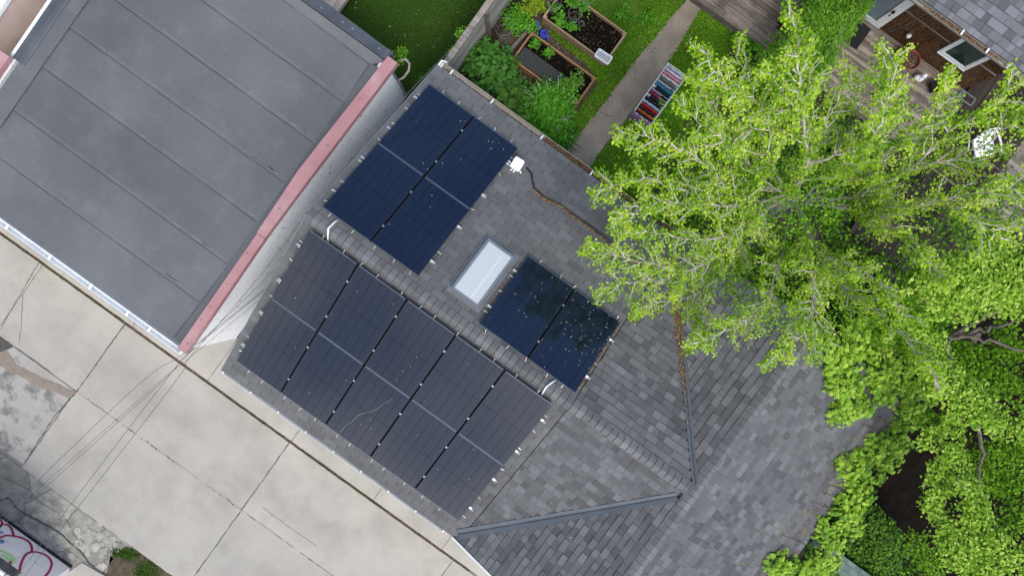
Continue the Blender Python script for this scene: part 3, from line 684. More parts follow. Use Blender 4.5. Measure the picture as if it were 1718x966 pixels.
b = MB(); b.tube([(-3.98, YN + .0, zg + .03), (-3.98, YN + .12, zg + .03), (-3.9, YN + .16, zg + .0), (-3.9, YN + .16, zg - .15)], .022, 8); b.build('gutter_pipe', m_white, gN, smooth=True)
pts = np.array([(rnd.uniform(-1.25, 5), YN + rnd.uniform(.02, .105), zg - .05 + rnd.uniform(0, .03)) for _ in range(5200)] + [(rnd.uniform(-3.9, -1.25), YN + rnd.uniform(.02, .05), zg - .06) for _ in range(300)])
stuff(leaves('leaf_litter', m_litter, pts, np.tile((0, 0, 1.), (len(pts), 1)), .026, KITE, tilt=.6, local_org=(0, 0, 0), tone=np.full(len(pts), .22)), 'brown leaf debris filling the gutter along the garden side of the roof', 'leaf litter')
# skylight
SK = MB(); sx0, sx1, sy0, sy1 = -.93, -.27, -1.03, .20
def slant(mb, x0, x1, y0, y1, h0, h1, t=.5):
    q = lambda x, y, h: (x, y, zNn(x, y) + h)
    mb.hexa([q(x0, y0, h0), q(x1, y0, h0), q(x1, y1, h0), q(x0, y1, h0)], [q(x0, y0, h1), q(x1, y0, h1), q(x1, y1, h1), q(x0, y1, h1)], t)
w = .055
slant(SK, sx0, sx1, sy0, sy0 + w, 0, .13); slant(SK, sx0, sx1, sy1 - w, sy1, 0, .13); slant(SK, sx0, sx0 + w, sy0 + w, sy1 - w, 0, .13); slant(SK, sx1 - w, sx1, sy0 + w, sy1 - w, 0, .13)
slant(SK, sx0 - .06, sx1 + .06, sy0 - .08, sy0 - .002, .0, .022); slant(SK, sx0 - .07, sx0 - .002, sy0, sy1, 0, .02); slant(SK, sx1 + .002, sx1 + .07, sy0, sy1, 0, .02); slant(SK, sx0 - .06, sx1 + .06, sy1 + .002, sy1 + .05, 0, .02)
sk = SK.build('skylight', m_trimgrey, G)
b = MB(); slant(b, sx0 + w - .002, sx1 - w + .002, sy0 + w - .002, sy1 - w + .002, .10, .122); b.build('pane', m_sky, sk)
b = MB(); slant(b, sx1 - w - .20, sx1 - w - .15, sy0 + w + .03, sy1 - w - .06, .1225, .124); b.build('painted_reflection', MAT('painted_reflection', [(.62, .60, .585)], 3, .25), sk)  # pale strip painted on the pane as a reflected streak of light

# ------------------------------------------------------------------ solar panels
PWd, PLn, GP, GX = 1.112, 1.722, .022, .044
psS, psN = 0.323852611, 0.332044977
oS = Vector((-3.7613, -1.6948, H - 12.2939)); oN = Vector((-3.8398, -1.1975, H - 12.3745))
def make_panel():
    t = thing('solar_panel', 'x', 'solar panel', (0, 0, 0), 'solar panels on the garage roof', rot=(0, 0, 0)); ORG[t.name] = Vector((0, 0, 0))
    f = MB(); fw = .013
    f.box(0, 0, -.035, PWd, fw, .001); f.box(0, PLn - fw, -.035, PWd, PLn, .001); f.box(0, fw, -.035, fw, PLn - fw, .001); f.box(PWd - fw, fw, -.035, PWd, PLn - fw, .001)
    f.build('frame', m_pframe, t, local=True)
    for y_ in (.001, PLn + .0005): q_ = MB(); q_.box(.01, y_ - .0015, -.012, PWd - .01, y_ + .0075, .0022); q_.build('edge_highlight', m_edge, t, local=True)  # lighter strips painting a sky highlight along the frame ends
    c = MB(); c.box(fw - .001, fw - .001, -.02, PWd - fw + .001, PLn - fw + .001, -.002); c.build('cell_sheet', m_cell, t, local=True)
    k = MB(); k.box(-GX / 2 - .014, -.018, -.008, -GX / 2 + .014, .018, .008); k.tube([(-GX / 2, 0, .006), (-GX / 2, 0, .014)], .007, 6)
    kk = k.build('clamp', m_alu, t, local=True); kk.location = (0, .40, 0)
    k2 = cp(kk, t, (0, PLn - .42, 0))
    return t
PROTO = make_panel(); used = [False]
def place_panel(loc, rx, label, group):
    if not used[0]: o = PROTO; used[0] = True
    else:
        o = PROTO.copy(); COL.objects.link(o)
        for ch in list(PROTO.children): cp(ch, o)
    o.location = loc; o.rotation_euler = (rx, 0, 0); tag(o, label, 'solar panel', group); return o
cS, sS = math.cos(psS), math.sin(psS); cN, sN = math.cos(psN), math.sin(psN)
where = ['nearest the red coping', 'second from the red coping', 'in the middle', 'second from the shingled cross roof', 'nearest the shingled cross roof']
for r_ in range(2):
    for c in range(5):
        v = PLn * (r_ + 1) + GP * r_
        place_panel((oS.x + c * (PWd + GX), oS.y - v * cS, oS.z - v * sS), psS,
                    ('solar panel of the ten panel array, ridge row, ' if r_ == 0 else 'solar panel of the ten panel array, gutter row, ') + where[c], 'panels of the ten panel array')
for r_ in range(2):
    for c in range(2):
        v = r_ * (PLn + GP)
        place_panel((oN.x + c * (PWd + GX), oN.y + v * cN, oN.z - v * sN), -psN,
                    'navy panel of the four panel array, ' + ('ridge side, ' if r_ == 0 else 'garden side, ') + ('beside the white block wall' if c == 0 else ('toward the skylight' if r_ == 0 else 'beside the white junction box')), 'panels of the four panel array')
oE = Vector((oN.x + 3.766, oN.y - .0615 * cN, oN.z + .0615 * sN))
for c in range(2):
    place_panel((oE.x + c * (PWd + GX), oE.y, oE.z), -psN, 'dark solar panel of the pair, beside the skylight, half reflecting the tree' if c == 0 else 'dark solar panel of the pair nearest the tree, sprinkled with petals', 'panels of the pair beside the skylight')
# rails and their white end caps, mesh skirt and clips
def rail(o, vv, cz, sz, sg, x0, x1):
    y = o.y + sg * vv * cz; z = o.z - vv * sz - .06
    b = MB(); b.obox((x0 - .07, y, z), (x1 + .07, y, z), .04, .04); rl = b.build('mounting_rail', m_alu, G)
    for x in (x0 - .085, x1 + .085):
        e_ = MB(); e_.tube([(x - .010, y - .022, z + .045), (x + .010, y - .018, z + .05), (x + .018, y + .0, z + .055), (x + .006, y + .018, z + .05), (x - .010, y + .014, z + .045)], .0075, 6); e_.build('rail_end', m_clip, rl, smooth=True)
wS = 5 * PWd + 4 * GX; wN = 2 * PWd + GX
for vv in (.40, 1.30, .40 + PLn + GP, 1.30 + PLn + GP):
    rail(oS, vv, cS, sS, -1, oS.x, oS.x + wS); rail(oN, vv, cN, sN, 1, oN.x, oN.x + wN)
for vv in (.40, 1.30): rail(oE, vv, cN, sN, 1, oE.x, oE.x + wN)
b = MB()
def skirt(o, x0, x1, L_, cz, sz, sg):
    q = lambda x, v, up: Vector((x, o.y + sg * v * cz, o.z - v * sz - (.12 if up == 0 else .037)))
    for (a, c) in (((x0 + .01, .01), (x1 - .01, .01)), ((x0 + .01, L_ - .01), (x1 - .01, L_ - .01)), ((x0 + .01, .01), (x0 + .01, L_ - .01)), ((x1 - .01, .01), (x1 - .01, L_ - .01))):
        b.face([q(*a, 0), q(*c, 0), q(*c, 1), q(*a, 1)])
skirt(oS, oS.x, oS.x + wS, 2 * PLn + GP, cS, sS, -1); skirt(oN, oN.x, oN.x + wN, 2 * PLn + GP, cN, sN, 1); skirt(oE, oE.x, oE.x + wN, PLn, cN, sN, 1)
for o_, n_, L_, cz_, sz_, sg_ in ((oS, 4, 2 * PLn + GP, cS, sS, -1), (oN, 1, 2 * PLn + GP, cN, sN, 1), (oE, 1, PLn, cN, sN, 1)):
    for i_ in range(n_):
        xg = o_.x + (i_ + 1) * PWd + (i_ + .5) * GX; q_ = lambda x, v: Vector((x, o_.y + sg_ * v * cz_, o_.z - v * sz_ - .038))
        b.face([q_(xg - .06, .02), q_(xg + .06, .02), q_(xg + .06, L_ - .02), q_(xg - .06, L_ - .02)])  # black strips standing in for the deep shade in the column gaps
b.build('guard_mesh_and_gap_shade', m_mesh, G)
km = MB(); km.box(-.006, -.01, .004, .006, .095, .012); clip = None
def clips(o, x0, x1, L_, cz, sz, sg):
    global clip
    lst = []
    for x in np.arange(x0 + .25, x1, .46): lst.append((x + rnd.uniform(-.1, .1), 0.0, (0, -1))); lst.append((x + rnd.uniform(-.1, .1), L_, (0, 1)))
    for v in np.arange(.25, L_, .5): lst.append((x0, v + rnd.uniform(-.12, .12), (-1, 0))); lst.append((x1, v + rnd.uniform(-.12, .12), (1, 0)))
    for x, v, d in lst:
        dx, dv = d; vec = Vector((dx, sg * dv * cz, -dv * sz)); ang = math.atan2(vec.y, vec.x) - math.pi / 2 + rnd.uniform(-.35, .35)
        p = Vector((x, o.y + sg * v * cz, o.z - v * sz - .055)) + vec * -.01
        if clip is None: clip = km.build('guard_clip', m_clip, G, local=True); c = clip
        else: c = cp(clip, G)
        c.location = p - ORG[G.name]; c.rotation_euler = (rnd.uniform(-.2, .3), 0, ang)
clips(oS, oS.x, oS.x + wS, 2 * PLn + GP, cS, sS, -1); clips(oN, oN.x, oN.x + wN, 2 * PLn + GP, cN, sN, 1); clips(oE, oE.x, oE.x + wN, PLn, cN, sN, 1)
# white conduits bridging the ridge
for (a, c, lab) in (((567, 368), (550, 406), 'white conduit'), ((932, 637), (908, 664), 'white conduit')):
    p0, p1 = PR(*a, off=.03), PR(*c, zf=zS, off=.03); m_ = (p0 + p1) / 2; m_.z = RZ + .06; m_.x -= .02
    q = MB(); pts = [p0 + (m_ - p0) * t * 2 if t < .5 else m_ + (p1 - m_) * (t - .5) * 2 for t in (0, .2, .4, .5, .6, .8, 1)]
    pts = [p + Vector((-.04 * math.sin(math.pi * i / 6), 0, .02 * math.sin(math.pi * i / 6))) for i, p in enumerate(pts)]
    q.tube(pts, .017, 8); q.build('conduit', m_plast, G, smooth=True)
# petals on the panels
def on(o, u, v, cz, sz, sg): return (o.x + u, o.y + sg * v * cz, o.z - v * sz + .002)
lst = []
for _ in range(62):
    u = min(wN - .03, max(.03, rnd.gauss(1.75, .42))); v = min(PLn - .03, max(.03, rnd.gauss(1.15, .38))); lst.append((on(oE, u, v, cN, sN, 1), -psN))
for _ in range(26): lst.append((on(oE, rnd.uniform(.05, wN - .05), rnd.uniform(.05, PLn - .05), cN, sN, 1), -psN))
petals(lst, 'tiny pale petal lying on the dark pair of solar panels', 'pale petals fallen on the pair of panels', .37)
lst = [(on(oN, u, v, cN, sN, 1), -psN) for u, v in ((.98, 3.2), (1.06, 3.26), (.3, 2.6), (1.7, 3.2), (1.78, 3.24), (1.84, 3.1), (1.9, 3.3), (2.05, 3.25), (1.5, 2.5), (1.25, 2.2), (1.5, 1.5), (1.62, 1.28), (1.2, .5), (1.1, 1.9), (.95, 1.95))]
petals(lst, 'tiny pale petal lying on the four panel array', 'pale petals fallen on the four panels', .46)
lst = [(on(oS, rnd.uniform(.05, wS - .05), rnd.uniform(.05, 3.4), cS, sS, -1), psS) for _ in range(26)]
petals(lst, 'tiny pale petal lying on the ten panel array', 'pale petals fallen on the ten panels', .42)
lst = []
for _ in range(40):
    x, y = rnd.uniform(-1, 7.5), rnd.uniform(-4.5, 2.3)
    if -3.9 < x < -1.4 or (x < 2.3 and y < -1): continue
    lst.append(((x, y, min(zN(x, y), 9) + .012 if x < CX - k_ * abs(y - RY) else zC(x, y) + .012), 0))
petals(lst, 'tiny pale petal lying on the bare grey shingles', 'pale petals fallen on the shingles', .55)
# a scratch-like streak left on one panel
q = MB(); q.tube([on(oS, u, v, cS, sS, -1) for u, v in ((3.14, 1.98), (3.05, 2.2), (3.0, 2.42), (2.86, 2.62), (2.74, 2.8), (2.72, 3.0), (2.66, 3.2), (2.64, 3.4))], .0014, 4)
tag(q.build('string', m_clip), 'fine pale string lying across a panel above the alley gutter', 'string')
# junction box with its conduit and black cable
J = PR(868, 276, off=.1); JB = thing('junction_box', 'white plastic junction box standing by the corner of the four panel array', 'junction box', (J.x, J.y, J.z - .1))
q = MB()
def rbox(mb, cx, cy, z0, z1, hx, hy, ang, r=.03):
    pts = []
    for (sx, sy, a0) in ((1, 1, 0), (-1, 1, 90), (-1, -1, 180), (1, -1, 270)):
        for k in range(5):
            a = math.radians(a0 + k * 22.5); pts.append((sx * (hx - r) + r * math.cos(a), sy * (hy - r) + r * math.sin(a)))
    ca, sa = math.cos(ang), math.sin(ang); mb.prism([(cx + x * ca - y * sa, cy + x * sa + y * ca) for x, y in pts], z0, z1)
rbox(q, J.x, J.y, J.z - .07, J.z + .045, .105, .12, .06, .035); q.build('box', m_plast, JB)
q = MB(); rbox(q, J.x, J.y, J.z + .046, J.z + .058, .112, .127, .06, .04); q.build('lid', m_plast, JB)
q = MB(); q.tube([(J.x - .13, J.y - .05, J.z - .03), (J.x - .2, J.y - .04, J.z - .03)], .015, 6); q.tube([(J.x + .02, J.y - .11, J.z - .03), (J.x + .02, J.y - .18, J.z - .04)], .018, 6); q.tube([(J.x + .12, J.y - .07, J.z - .03), (J.x + .17, J.y - .1, J.z - .04)], .016, 6); q.build('fitting', m_plast, JB)
q = MB(); q.tube([(J.x - .03, J.y - .13, J.z - .03), (J.x - .06, J.y - .19, J.z - .045), (J.x - .12, J.y - .24, J.z - .05), (J.x - .19, J.y - .25, J.z - .045), (J.x - .25, J.y - .22, J.z - .03)], .015, 8); q.build('conduit', m_plast, JB, smooth=True)
path = [(882, 283), (890, 292), (892, 305), (895, 318), (915, 333), (940, 345), (962, 362), (990, 382), (1020, 405), (1052, 430), (1080, 450)]
pp = [PR(*a, off=.018) for a in path]
q = MB(); q.tube([p + Vector((0, .012, 0)) for p in pp], .011, 6); q.tube([p + Vector((0, .036 + .01 * math.sin(i), 0)) for i, p in enumerate(pp)], .009, 6)
tag(q.build('roof_cable', m_cable, smooth=True), 'black cable running from the junction box across the shingles towards the tree', 'cable')
pts = []
for i in range(3, len(pp) - 1):
    for _ in range(260):
        t = rnd.random(); p = pp[i].lerp(pp[i + 1], t); pts.append((p.x + rnd.gauss(0, .008), p.y - .018 + rnd.gauss(0, .014), p.z + rnd.uniform(-.005, .012)))
# debris in the north valley and by the panels
for _ in range(3800):
    t = rnd.triangular(.34, .98, .72) if rnd.random() < .93 else rnd.uniform(.22, .9)
    x = CX - t * (CX - VN[0]); y = RY + t * (YN - RY); w_ = .012 + .075 * max(0, t - .2)
    x += rnd.gauss(0, w_) - .01; y += rnd.gauss(0, w_); pts.append((x, y, max(zNn(x, y), zW(x, y)) + .03 + rnd.uniform(0, .012)))
for _ in range(420):
    x = oE.x + wN + abs(rnd.gauss(.03, .03)); y = oE.y + rnd.uniform(.1, 1.6); pts.append((x, y, zNn(x, y) + .012))
for _ in range(130):
    x = sx1 + rnd.uniform(.03, .16); y = rnd.uniform(sy0, sy1); pts.append((x, y, zNn(x, y) + .014))
for _ in range(1500):
    y = rnd.uniform(-5, 2.0); x = XE - .1 - abs(rnd.gauss(0, .28)); pts.append((x, y, zE(x, y) + .014))
pts = np.array(pts); stuff(leaves('roof_debris', m_litter, pts, np.tile((0, 0, 1.), (len(pts), 1)), .024, KITE, tilt=.6, local_org=(0, 0, 0)), 'brown and tan seed debris gathered in the roof valley and along the cable', 'debris')
pts = []
for _ in range(60):
    y = rnd.uniform(-3.2, 2.3); x = 8.2 - abs(rnd.gauss(0, .45))
    for _ in range(26): a, c = x + rnd.gauss(0, .045), y + rnd.gauss(0, .045); pts.append((a, c, zE(a, c) + .017))
pts = np.array(pts); stuff(leaves('lichen', m_lichen, pts, np.tile((.3, 0, 1.), (len(pts), 1)), .018, KITE, tilt=.2, local_org=(0, 0, 0)), 'yellow lichen blotches on the shingles near the creeper', 'lichen')

# ================================================================== FLAT ROOFED BUILDING
FB = thing('flat_roof_building', 'white block building with a flat grey membrane roof and red coping', 'building', (-8.2, -1.8, 0))
zf = 2.35
b = MB(); b.box(-5.12, -5.62, 0, -4.95, 2.0, 2.44); b.box(-11.6, -5.62, 0, -5.12, -5.45, 2.28); b.box(-11.6, 1.8, 0, -5.12, 2.0, 2.28); b.box(-11.77, -5.62, 0, -11.6, 2.0, 2.45)
b.build('wall', m_wbrick, FB)
b = MB(); ys = [-5.68, -4.64, -3.60, -2.46, -1.42, -.34, .75, 2.0]
for i in range(7):
    y0, y1 = ys[i], ys[i + 1]; t = rnd.random()
    b.hexa([(-11.6, y0, zf - .05), (-5.1, y0, zf - .05), (-5.1, y1, zf - .05), (-11.6, y1, zf - .05)],
           [(-11.6, y0 + rnd.uniform(-.02, .02), zf + .008), (-5.1, y0 + rnd.uniform(-.02, .02), zf + .008), (-5.1, y1 + .03, zf - .002), (-11.6, y1 + .03, zf - .002)], t)
b.build('roof_membrane', m_memb, FB)
b = MB()
def strip(x0, y0, x1, y1, w, z):
    L_ = math.hypot(x1 - x0, y1 - y0); n = max(1, int(L_ / .25)); ux, uy = (x1 - x0) / L_, (y1 - y0) / L_; pv = None
    for i in range(n + 1):
        t = i / n; o = rnd.uniform(-.006, .006); ww = w * rnd.uniform(.6, 1.3); x = x0 + (x1 - x0) * t - uy * o; y = y0 + (y1 - y0) * t + ux * o
        cur = ((x + uy * ww, y - ux * ww, z), (x - uy * ww, y + ux * ww, z))
        if pv: b.face([pv[0], cur[0], cur[1], pv[1]])
        pv = cur
for y in ys[1:-1]:
    q_ = MB(); q_.hexa([(-11.4, y + .01, zf + .006), (-5.36, y + .01, zf + .006), (-5.36, y + .10, zf + .006), (-11.4, y + .10, zf + .006)], [(-11.4, y + .01, zf + .0095), (-5.36, y + .01, zf + .0085), (-5.36, y + .10, zf + .0085), (-11.4, y + .10, zf + .0085)], 1.0); q_.build('lap_strip', m_memb, FB)
for y in ys[1:-1]: strip(-11.4, y, -5.35, y + .0, .006, zf + .012)
strip(-5.36, -5.6, -5.20, -.4, .007, zf + .024); strip(-5.20, -.4, -5.31, 1.76, .007, zf + .024); strip(-5.31, 1.76, -11.3, 1.84, .007, zf + .024); strip(-11.12, -5.6, -11.1, 1.8, .007, zf + .024)
for y in (-4.5, -3.3, -2.2, -.9, .35, 1.0): strip(-5.3, y, -5.08, y - .03, .005, zf + .03)
for x in (-9.2, -8.3, -7.0, -6.1): strip(x, 1.82, x + .03, 1.99, .005, zf + .03)
for y in (-.9, -2.2): strip(-11.1, y, -11.35, y, .006, zf + .03)
b.build('seam', m_seam, FB)
b = MB()
for i in range(60):
    y = rnd.choice(ys[1:-1]) + rnd.uniform(.04, .10); x = rnd.choice((rnd.uniform(-5.9, -5.4), rnd.uniform(-11, -5.5))); L_ = rnd.uniform(.05, .5)
    b = MB(); strip(x - L_, y, x, y + rnd.uniform(-.01, .01), .005, zf + .0145); b.build('chalk_mark', m_coat, FB)
pass
# perimeter membrane strips sloping up to the copings
b = MB()
b.hexa([(-5.33, -5.6, zf + .009), (-5.0, -5.6, zf), (-5.0, 1.78, zf), (-5.29, 1.78, zf + .009)], [(-5.33, -5.6, zf + .018), (-5.0, -5.6, 2.56), (-5.0, 1.78, 2.56), (-5.29, 1.78, zf + .018)], .45)
b.hexa([(-11.5, 1.82, zf + .009), (-5.3, 1.76, zf + .009), (-5.0, 1.99, zf), (-11.5, 1.99, zf)], [(-11.5, 1.82, zf + .018), (-5.3, 1.76, zf + .018), (-5.0, 1.99, 2.5), (-11.5, 1.99, 2.5)], .6)
b.hexa([(-11.48, -5.6, zf), (-11.12, -5.6, zf + .009), (-11.1, 1.8, zf + .009), (-11.48, 1.8, zf)], [(-11.48, -5.6, 2.5), (-11.12, -5.6, zf + .018), (-11.1, 1.8, zf + .018), (-11.48, 1.8, 2.5)], .5)
b.build('edge_membrane', m_memb, FB)
def coping(x_in0, x_in1, x_out0, x_out1, y0, y1, t=.5):
    mb = MB(); A = [(x_in0, y0), (x_in1, y1)]; B_ = [(x_out0, y0), (x_out1, y1)]
    mb.hexa([(*A[0], 2.55), (*B_[0], 2.50), (*B_[1], 2.50), (*A[1], 2.55)], [(*A[0], 2.60), (*B_[0], 2.585), (*B_[1], 2.585), (*A[1], 2.60)], t)
    mb.hexa([(x_out0, y0, 2.42), (x_out0 + .014, y0, 2.42), (x_out1 + .014, y1, 2.42), (x_out1, y1, 2.42)], [(x_out0, y0, 2.59), (x_out0 + .014, y0, 2.59), (x_out1 + .014, y1, 2.59), (x_out1, y1, 2.59)], t)
    return mb
coping(-5.08, -5.10, -4.88, -4.92, -5.66, -2.62, .3).build('red_coping', m_red, FB)
coping(-5.12, -5.16, -4.92, -4.88, -2.61, -1.0, .6).build('red_coping', m_red, FB)
coping(-5.16, -5.00, -4.88, -4.77, -.998, 2.1, .45).build('red_coping', m_red, FB)
b = MB(); b.box(-11.95, -5.7, 2.5, -11.62, -2.65, 2.62); b.build('red_coping', m_red, FB)
b = MB()
for y in (-5.45, -4.85, -4.5, -3.9, -3.1, -1.9, -.2, 1.0): b.lathe((-5.0 + rnd.uniform(-.04, .04), y, 2.6), [(.001, .006), (.018, .005), (.02, 0)], 8)
b.build('screw_cap', m_trimgrey, FB)
b = MB(); b.hexa([(-7.17, 2.0, 2.45), (-5.05, 2.0, 2.45), (-4.93, 2.22, 2.45), (-7.17, 2.26, 2.45)], [(-7.17, 2.0, 2.60), (-5.05, 2.0, 2.60), (-4.93, 2.22, 2.58), (-7.17, 2.26, 2.58)])
b.hexa([(-12, 2.0, 2.45), (-7.19, 2.0, 2.45), (-7.19, 2.24, 2.45), (-12, 2.24, 2.45)], [(-12, 2.0, 2.57), (-7.19, 2.0, 2.57), (-7.19, 2.24, 2.56), (-12, 2.24, 2.56)])
b.box(-5.10, 2.02, 2.585, -5.0, 2.225, 2.61)
bc = b.build('black_coping', m_blackmetal, FB)
b = MB()
for x, y in ((-6.75, 2.1), (-6.2, 2.12), (-5.95, 2.13), (-5.25, 2.12)): b.lathe((x, y, 2.59), [(.001, .004), (.02, .004), (.022, 0)], 9)
b.build('screw_cap', m_coat, bc)
b = MB(); b.box(-11.62, -2.64, 2.40, -11.36, 2.0, 2.46); b.tube([(-11.52, -2.64, 2.47), (-11.52, 2.0, 2.47)], .16, 10, flat=.35); b.build('edge_roll', m_blackmetal, FB)
b = MB()
pr = [(0, .02), (0, -.06), (-.03, -.09), (-.085, -.09), (-.11, -.04), (-.125, .02), (-.112, .02), (-.10, -.03), (-.078, -.075), (-.03, -.075), (-.012, -.05), (-.012, .02)]
n = len(pr); b.mesh([(-13, -5.70 + y, 2.36 + z) for y, z in pr] + [(-5.04, -5.70 + y, 2.36 + z) for y, z in pr], [(i, (i + 1) % n, n + (i + 1) % n, n + i) for i in range(n)])
gt = b.build('gutter', m_gutter, FB)
b = MB()
for x in (-12.2, -11.0, -9.75, -8.6, -7.5, -6.5, -5.9): b.box(x - .03, -5.83, 2.372, x + .03, -5.695, 2.386)
b.box(-5.07, -5.83, 2.27, -5.035, -5.695, 2.384); b.build('gutter_joint', m_white, gt)
b = MB(); a = PY(0, 0, 1) ; pts = [(-4.84, 2.22, 2.3), (-4.74, 2.30, 2.34), (-4.62, 2.28, 2.32), (-4.57, 2.16, 2.25), (-4.62, 2.0, 2.1), (-4.74, 1.92, 1.9), (-4.82, 1.93, 1.6), (-4.84, 1.93, .1)]
b.tube(pts, .026, 8); b.build('downpipe', m_beigegut, FB, smooth=True)
b = MB(); b.box(-4.945, 1.93, .1, -4.915, 1.985, 2.35); b.build('corner_strip', MAT('grey_blue_trim', [(.12, .18, .22)], 3, .4), FB)
# rough marks left on the white wall
b = MB()
for i in range(26):
    y = rnd.uniform(-4.6, 1.7); z = rnd.uniform(.4, 2.1) * (1 if rnd.random() < .5 else .7)
    b.box(-4.949, y, z, -4.944 + rnd.random() * .01, y + rnd.uniform(.008, .018), z + rnd.uniform(.03, .09))
b.build('wall_tie', m_mesh, FB)
# debris in the gap
b = MB()
for i in range(14):
    x, y = rnd.uniform(-4.8, -3.95), rnd.uniform(-5.5, -4.8); b.tube([(x, y, .03), (x + rnd.uniform(-.15, .15), y + rnd.uniform(-.3, .3), .06)], rnd.uniform(.015, .04), 6, t=rnd.random())
tag(b.build('scrap_pile', m_dark), 'dark scrap pipes lying in the narrow gap between the two garages', 'scrap')
# neighbour at the corner beyond
NB = thing('tiled_building', 'building top with peach tiles and white edge beyond the flat roof corner', 'building', (-13, -1, 0))
b = MB(); b.box(-16, -6, 0, -12.42, 5, 2.55); b.build('wall', m_brickT, NB)
b = MB()
for i in range(12):
    for j in range(9):
        b.box(-12.5 - .31 * (j + 1) - (i % 2) * 0, -3.2 + i * .30 + (j % 2) * .15, 2.552, -12.5 - .31 * j - .01, -3.2 + (i + 1) * .30 - .01 + (j % 2) * .15, 2.57 + .004 * rnd.random(), rnd.random())
b.build('roof_tiles', m_brickT, NB)
b = MB(); b.box(-12.49, -2.4, 2.5, -12.36, 3, 2.6); b.build('edge_trim', m_white, NB)

# ================================================================== GRAFFITI GARAGE (alley side)
GG = thing('graffiti_garage', 'pale garage across the alley with red and green graffiti on its door', 'garage', (-9, -14.5, 0))
b = MB(); b.box(-14, -16.5, 0, -5.0, -13.06, 1.95); b.build('wall', MAT('pale_render', [(.52, .49, .47), (.60, .57, .55)], 2, .8), GG)
b = MB()
for i in range(4):
    for j in range(9): b.box(-14 + j * 1.0, -13.06, .06 + i * .5, -14 + (j + 1) * 1.0 - .008, -13.0, .06 + (i + 1) * .5 - .008)
dr = b.build('garage_door', MAT('door_paint', [(.80, .73, .69), (.86, .80, .76)], 2.5, .55), GG)
b = MB(); b.box(-14, -13.0, 0, -5.0, -12.965, .05); b.build('bottom_seal', m_black, dr)
b = MB(); b.hexa([(-15, -16.5, 2.1), (-5.30, -16.5, 2.1), (-5.30, -12.24, 1.95), (-15, -12.24, 1.95)], [(-15, -16.5, 2.35), (-5.30, -16.5, 2.35), (-5.30, -12.24, 2.2), (-15, -12.24, 2.2)]); b.build('roof', m_dark, GG)
b = MB()
for i in range(9): b.box(-5.42 - i * .22, -12.32, 2.203, -5.42 - i * .22 + .17, -12.245, 2.25)
b.build('edge_trim', m_white, GG)
def stroke(pts, r, mat, name='graffiti'):
    mb = MB(); q = [PY(x / 5.37, 800 + y / 5.37, -12.99) for x, y in pts]; out = []
    for i in range(len(q) - 1):
        a = q[max(i - 1, 0)]; p1 = q[i]; p2 = q[i + 1]; d = q[min(i + 2, len(q) - 1)]
        for k in range(6):
            t = k / 6; out.append(.5 * ((2 * p1) + (p2 - a) * t + (2 * a - 5 * p1 + 4 * p2 - d) * t * t + (3 * p1 - a - 3 * p2 + d) * t ** 3))
    out.append(q[-1])
    for i in range(len(out) - 1):
        dd = out[i + 1] - out[i]; dd.normalize(); s = Vector((-dd.z, 0, dd.x)) * r
        mb.face([out[i] - s, out[i + 1] - s, out[i + 1] + s, out[i] + s])
    return mb.build(name, mat, dr)
m_gr = MAT('red_spray', [(.42, .01, .06)], 3, .6); m_gg = MAT('green_spray', [(.42, .72, .25), (.55, .78, .4)], 20, .6); m_gb = MAT('blue_spray', [(.12, .2, .5), (.4, .45, .6)], 30, .6)
stroke([(-40, 470), (0, 436), (30, 424), (75, 432), (105, 465), (118, 525), (60, 522), (-20, 550)], .028, m_gr)
stroke([(-30, 340), (0, 375), (18, 400), (15, 430), (-10, 455)], .028, m_gr)
stroke([(118, 525), (200, 545), (260, 580), (285, 620), (288, 672)], .030, m_gr)
stroke([(178, 865), (180, 820), (205, 740), (240, 690), (288, 672), (350, 675), (420, 705), (460, 750), (465, 790), (440, 850), (400, 900)], .028, m_gr)
stroke([(60, 845), (80, 800), (98, 755)], .03, m_gr)
stroke([(-40, 650), (20, 660), (80, 690), (125, 725), (128, 760), (80, 775), (-20, 760)], .035, m_gg)
stroke([(-40, 690), (40, 705), (100, 740), (40, 735), (-40, 720)], .03, m_gg)
stroke([(-40, 780), (40, 800), (100, 840), (130, 870), (190, 891)], .035, m_gg)
stroke([(-20, 488), (8, 492), (26, 502)], .05, m_gb); stroke([(-20, 560), (10, 568), (32, 575), (0, 590)], .045, m_gb)

# ================================================================== OVERHEAD CABLES
def cable(pts, r, label, n=24):
    mb = MB(); mb.tube(curve([P(*p) for p in pts], 6), r * .8, 6)
    return tag(mb.build('overhead_cable', m_wirec, smooth=True), label, 'cable', 'black cables over the alley')
cable([(452, 478, 2.9), (310, 592, 3.0), (233, 644, 3.3), (-8, 875, 4.4)], .006, 'black cable over the alley, leftmost where the bundle fans out')
cable([(475, 470, 2.9), (308, 608, 3.0), (263, 644, 3.3), (-8, 884, 4.4)], .005, 'black cable over the alley, second from the left of the fan')
cable([(455, 478, 2.6), (316, 592, 3.0), (268, 644, 3.3), (-8, 892, 4.4)], .006, 'black cable over the alley, middle one of the fan')
cable([(490, 425, 2.7), (322, 588, 3.0), (273, 644, 3.4), (20, 976, 4.6)], .006, 'black cable over the alley, fourth of the fan from the left')
cable([(875, -30, 4.6), (700, 140, 4.0), (600, 258, 3.6), (515, 358, 3.2), (430, 470, 3.0), (318, 600, 3.0), (291, 644, 3.4), (30, 980, 4.6)], .0065, 'long black cable running over the gap, turf and alley, rightmost of the fan')
cable([(1545, 900, 3.5), (1480, 975, 4.0)], .006, 'short black cable crossing above the dark green shrub')

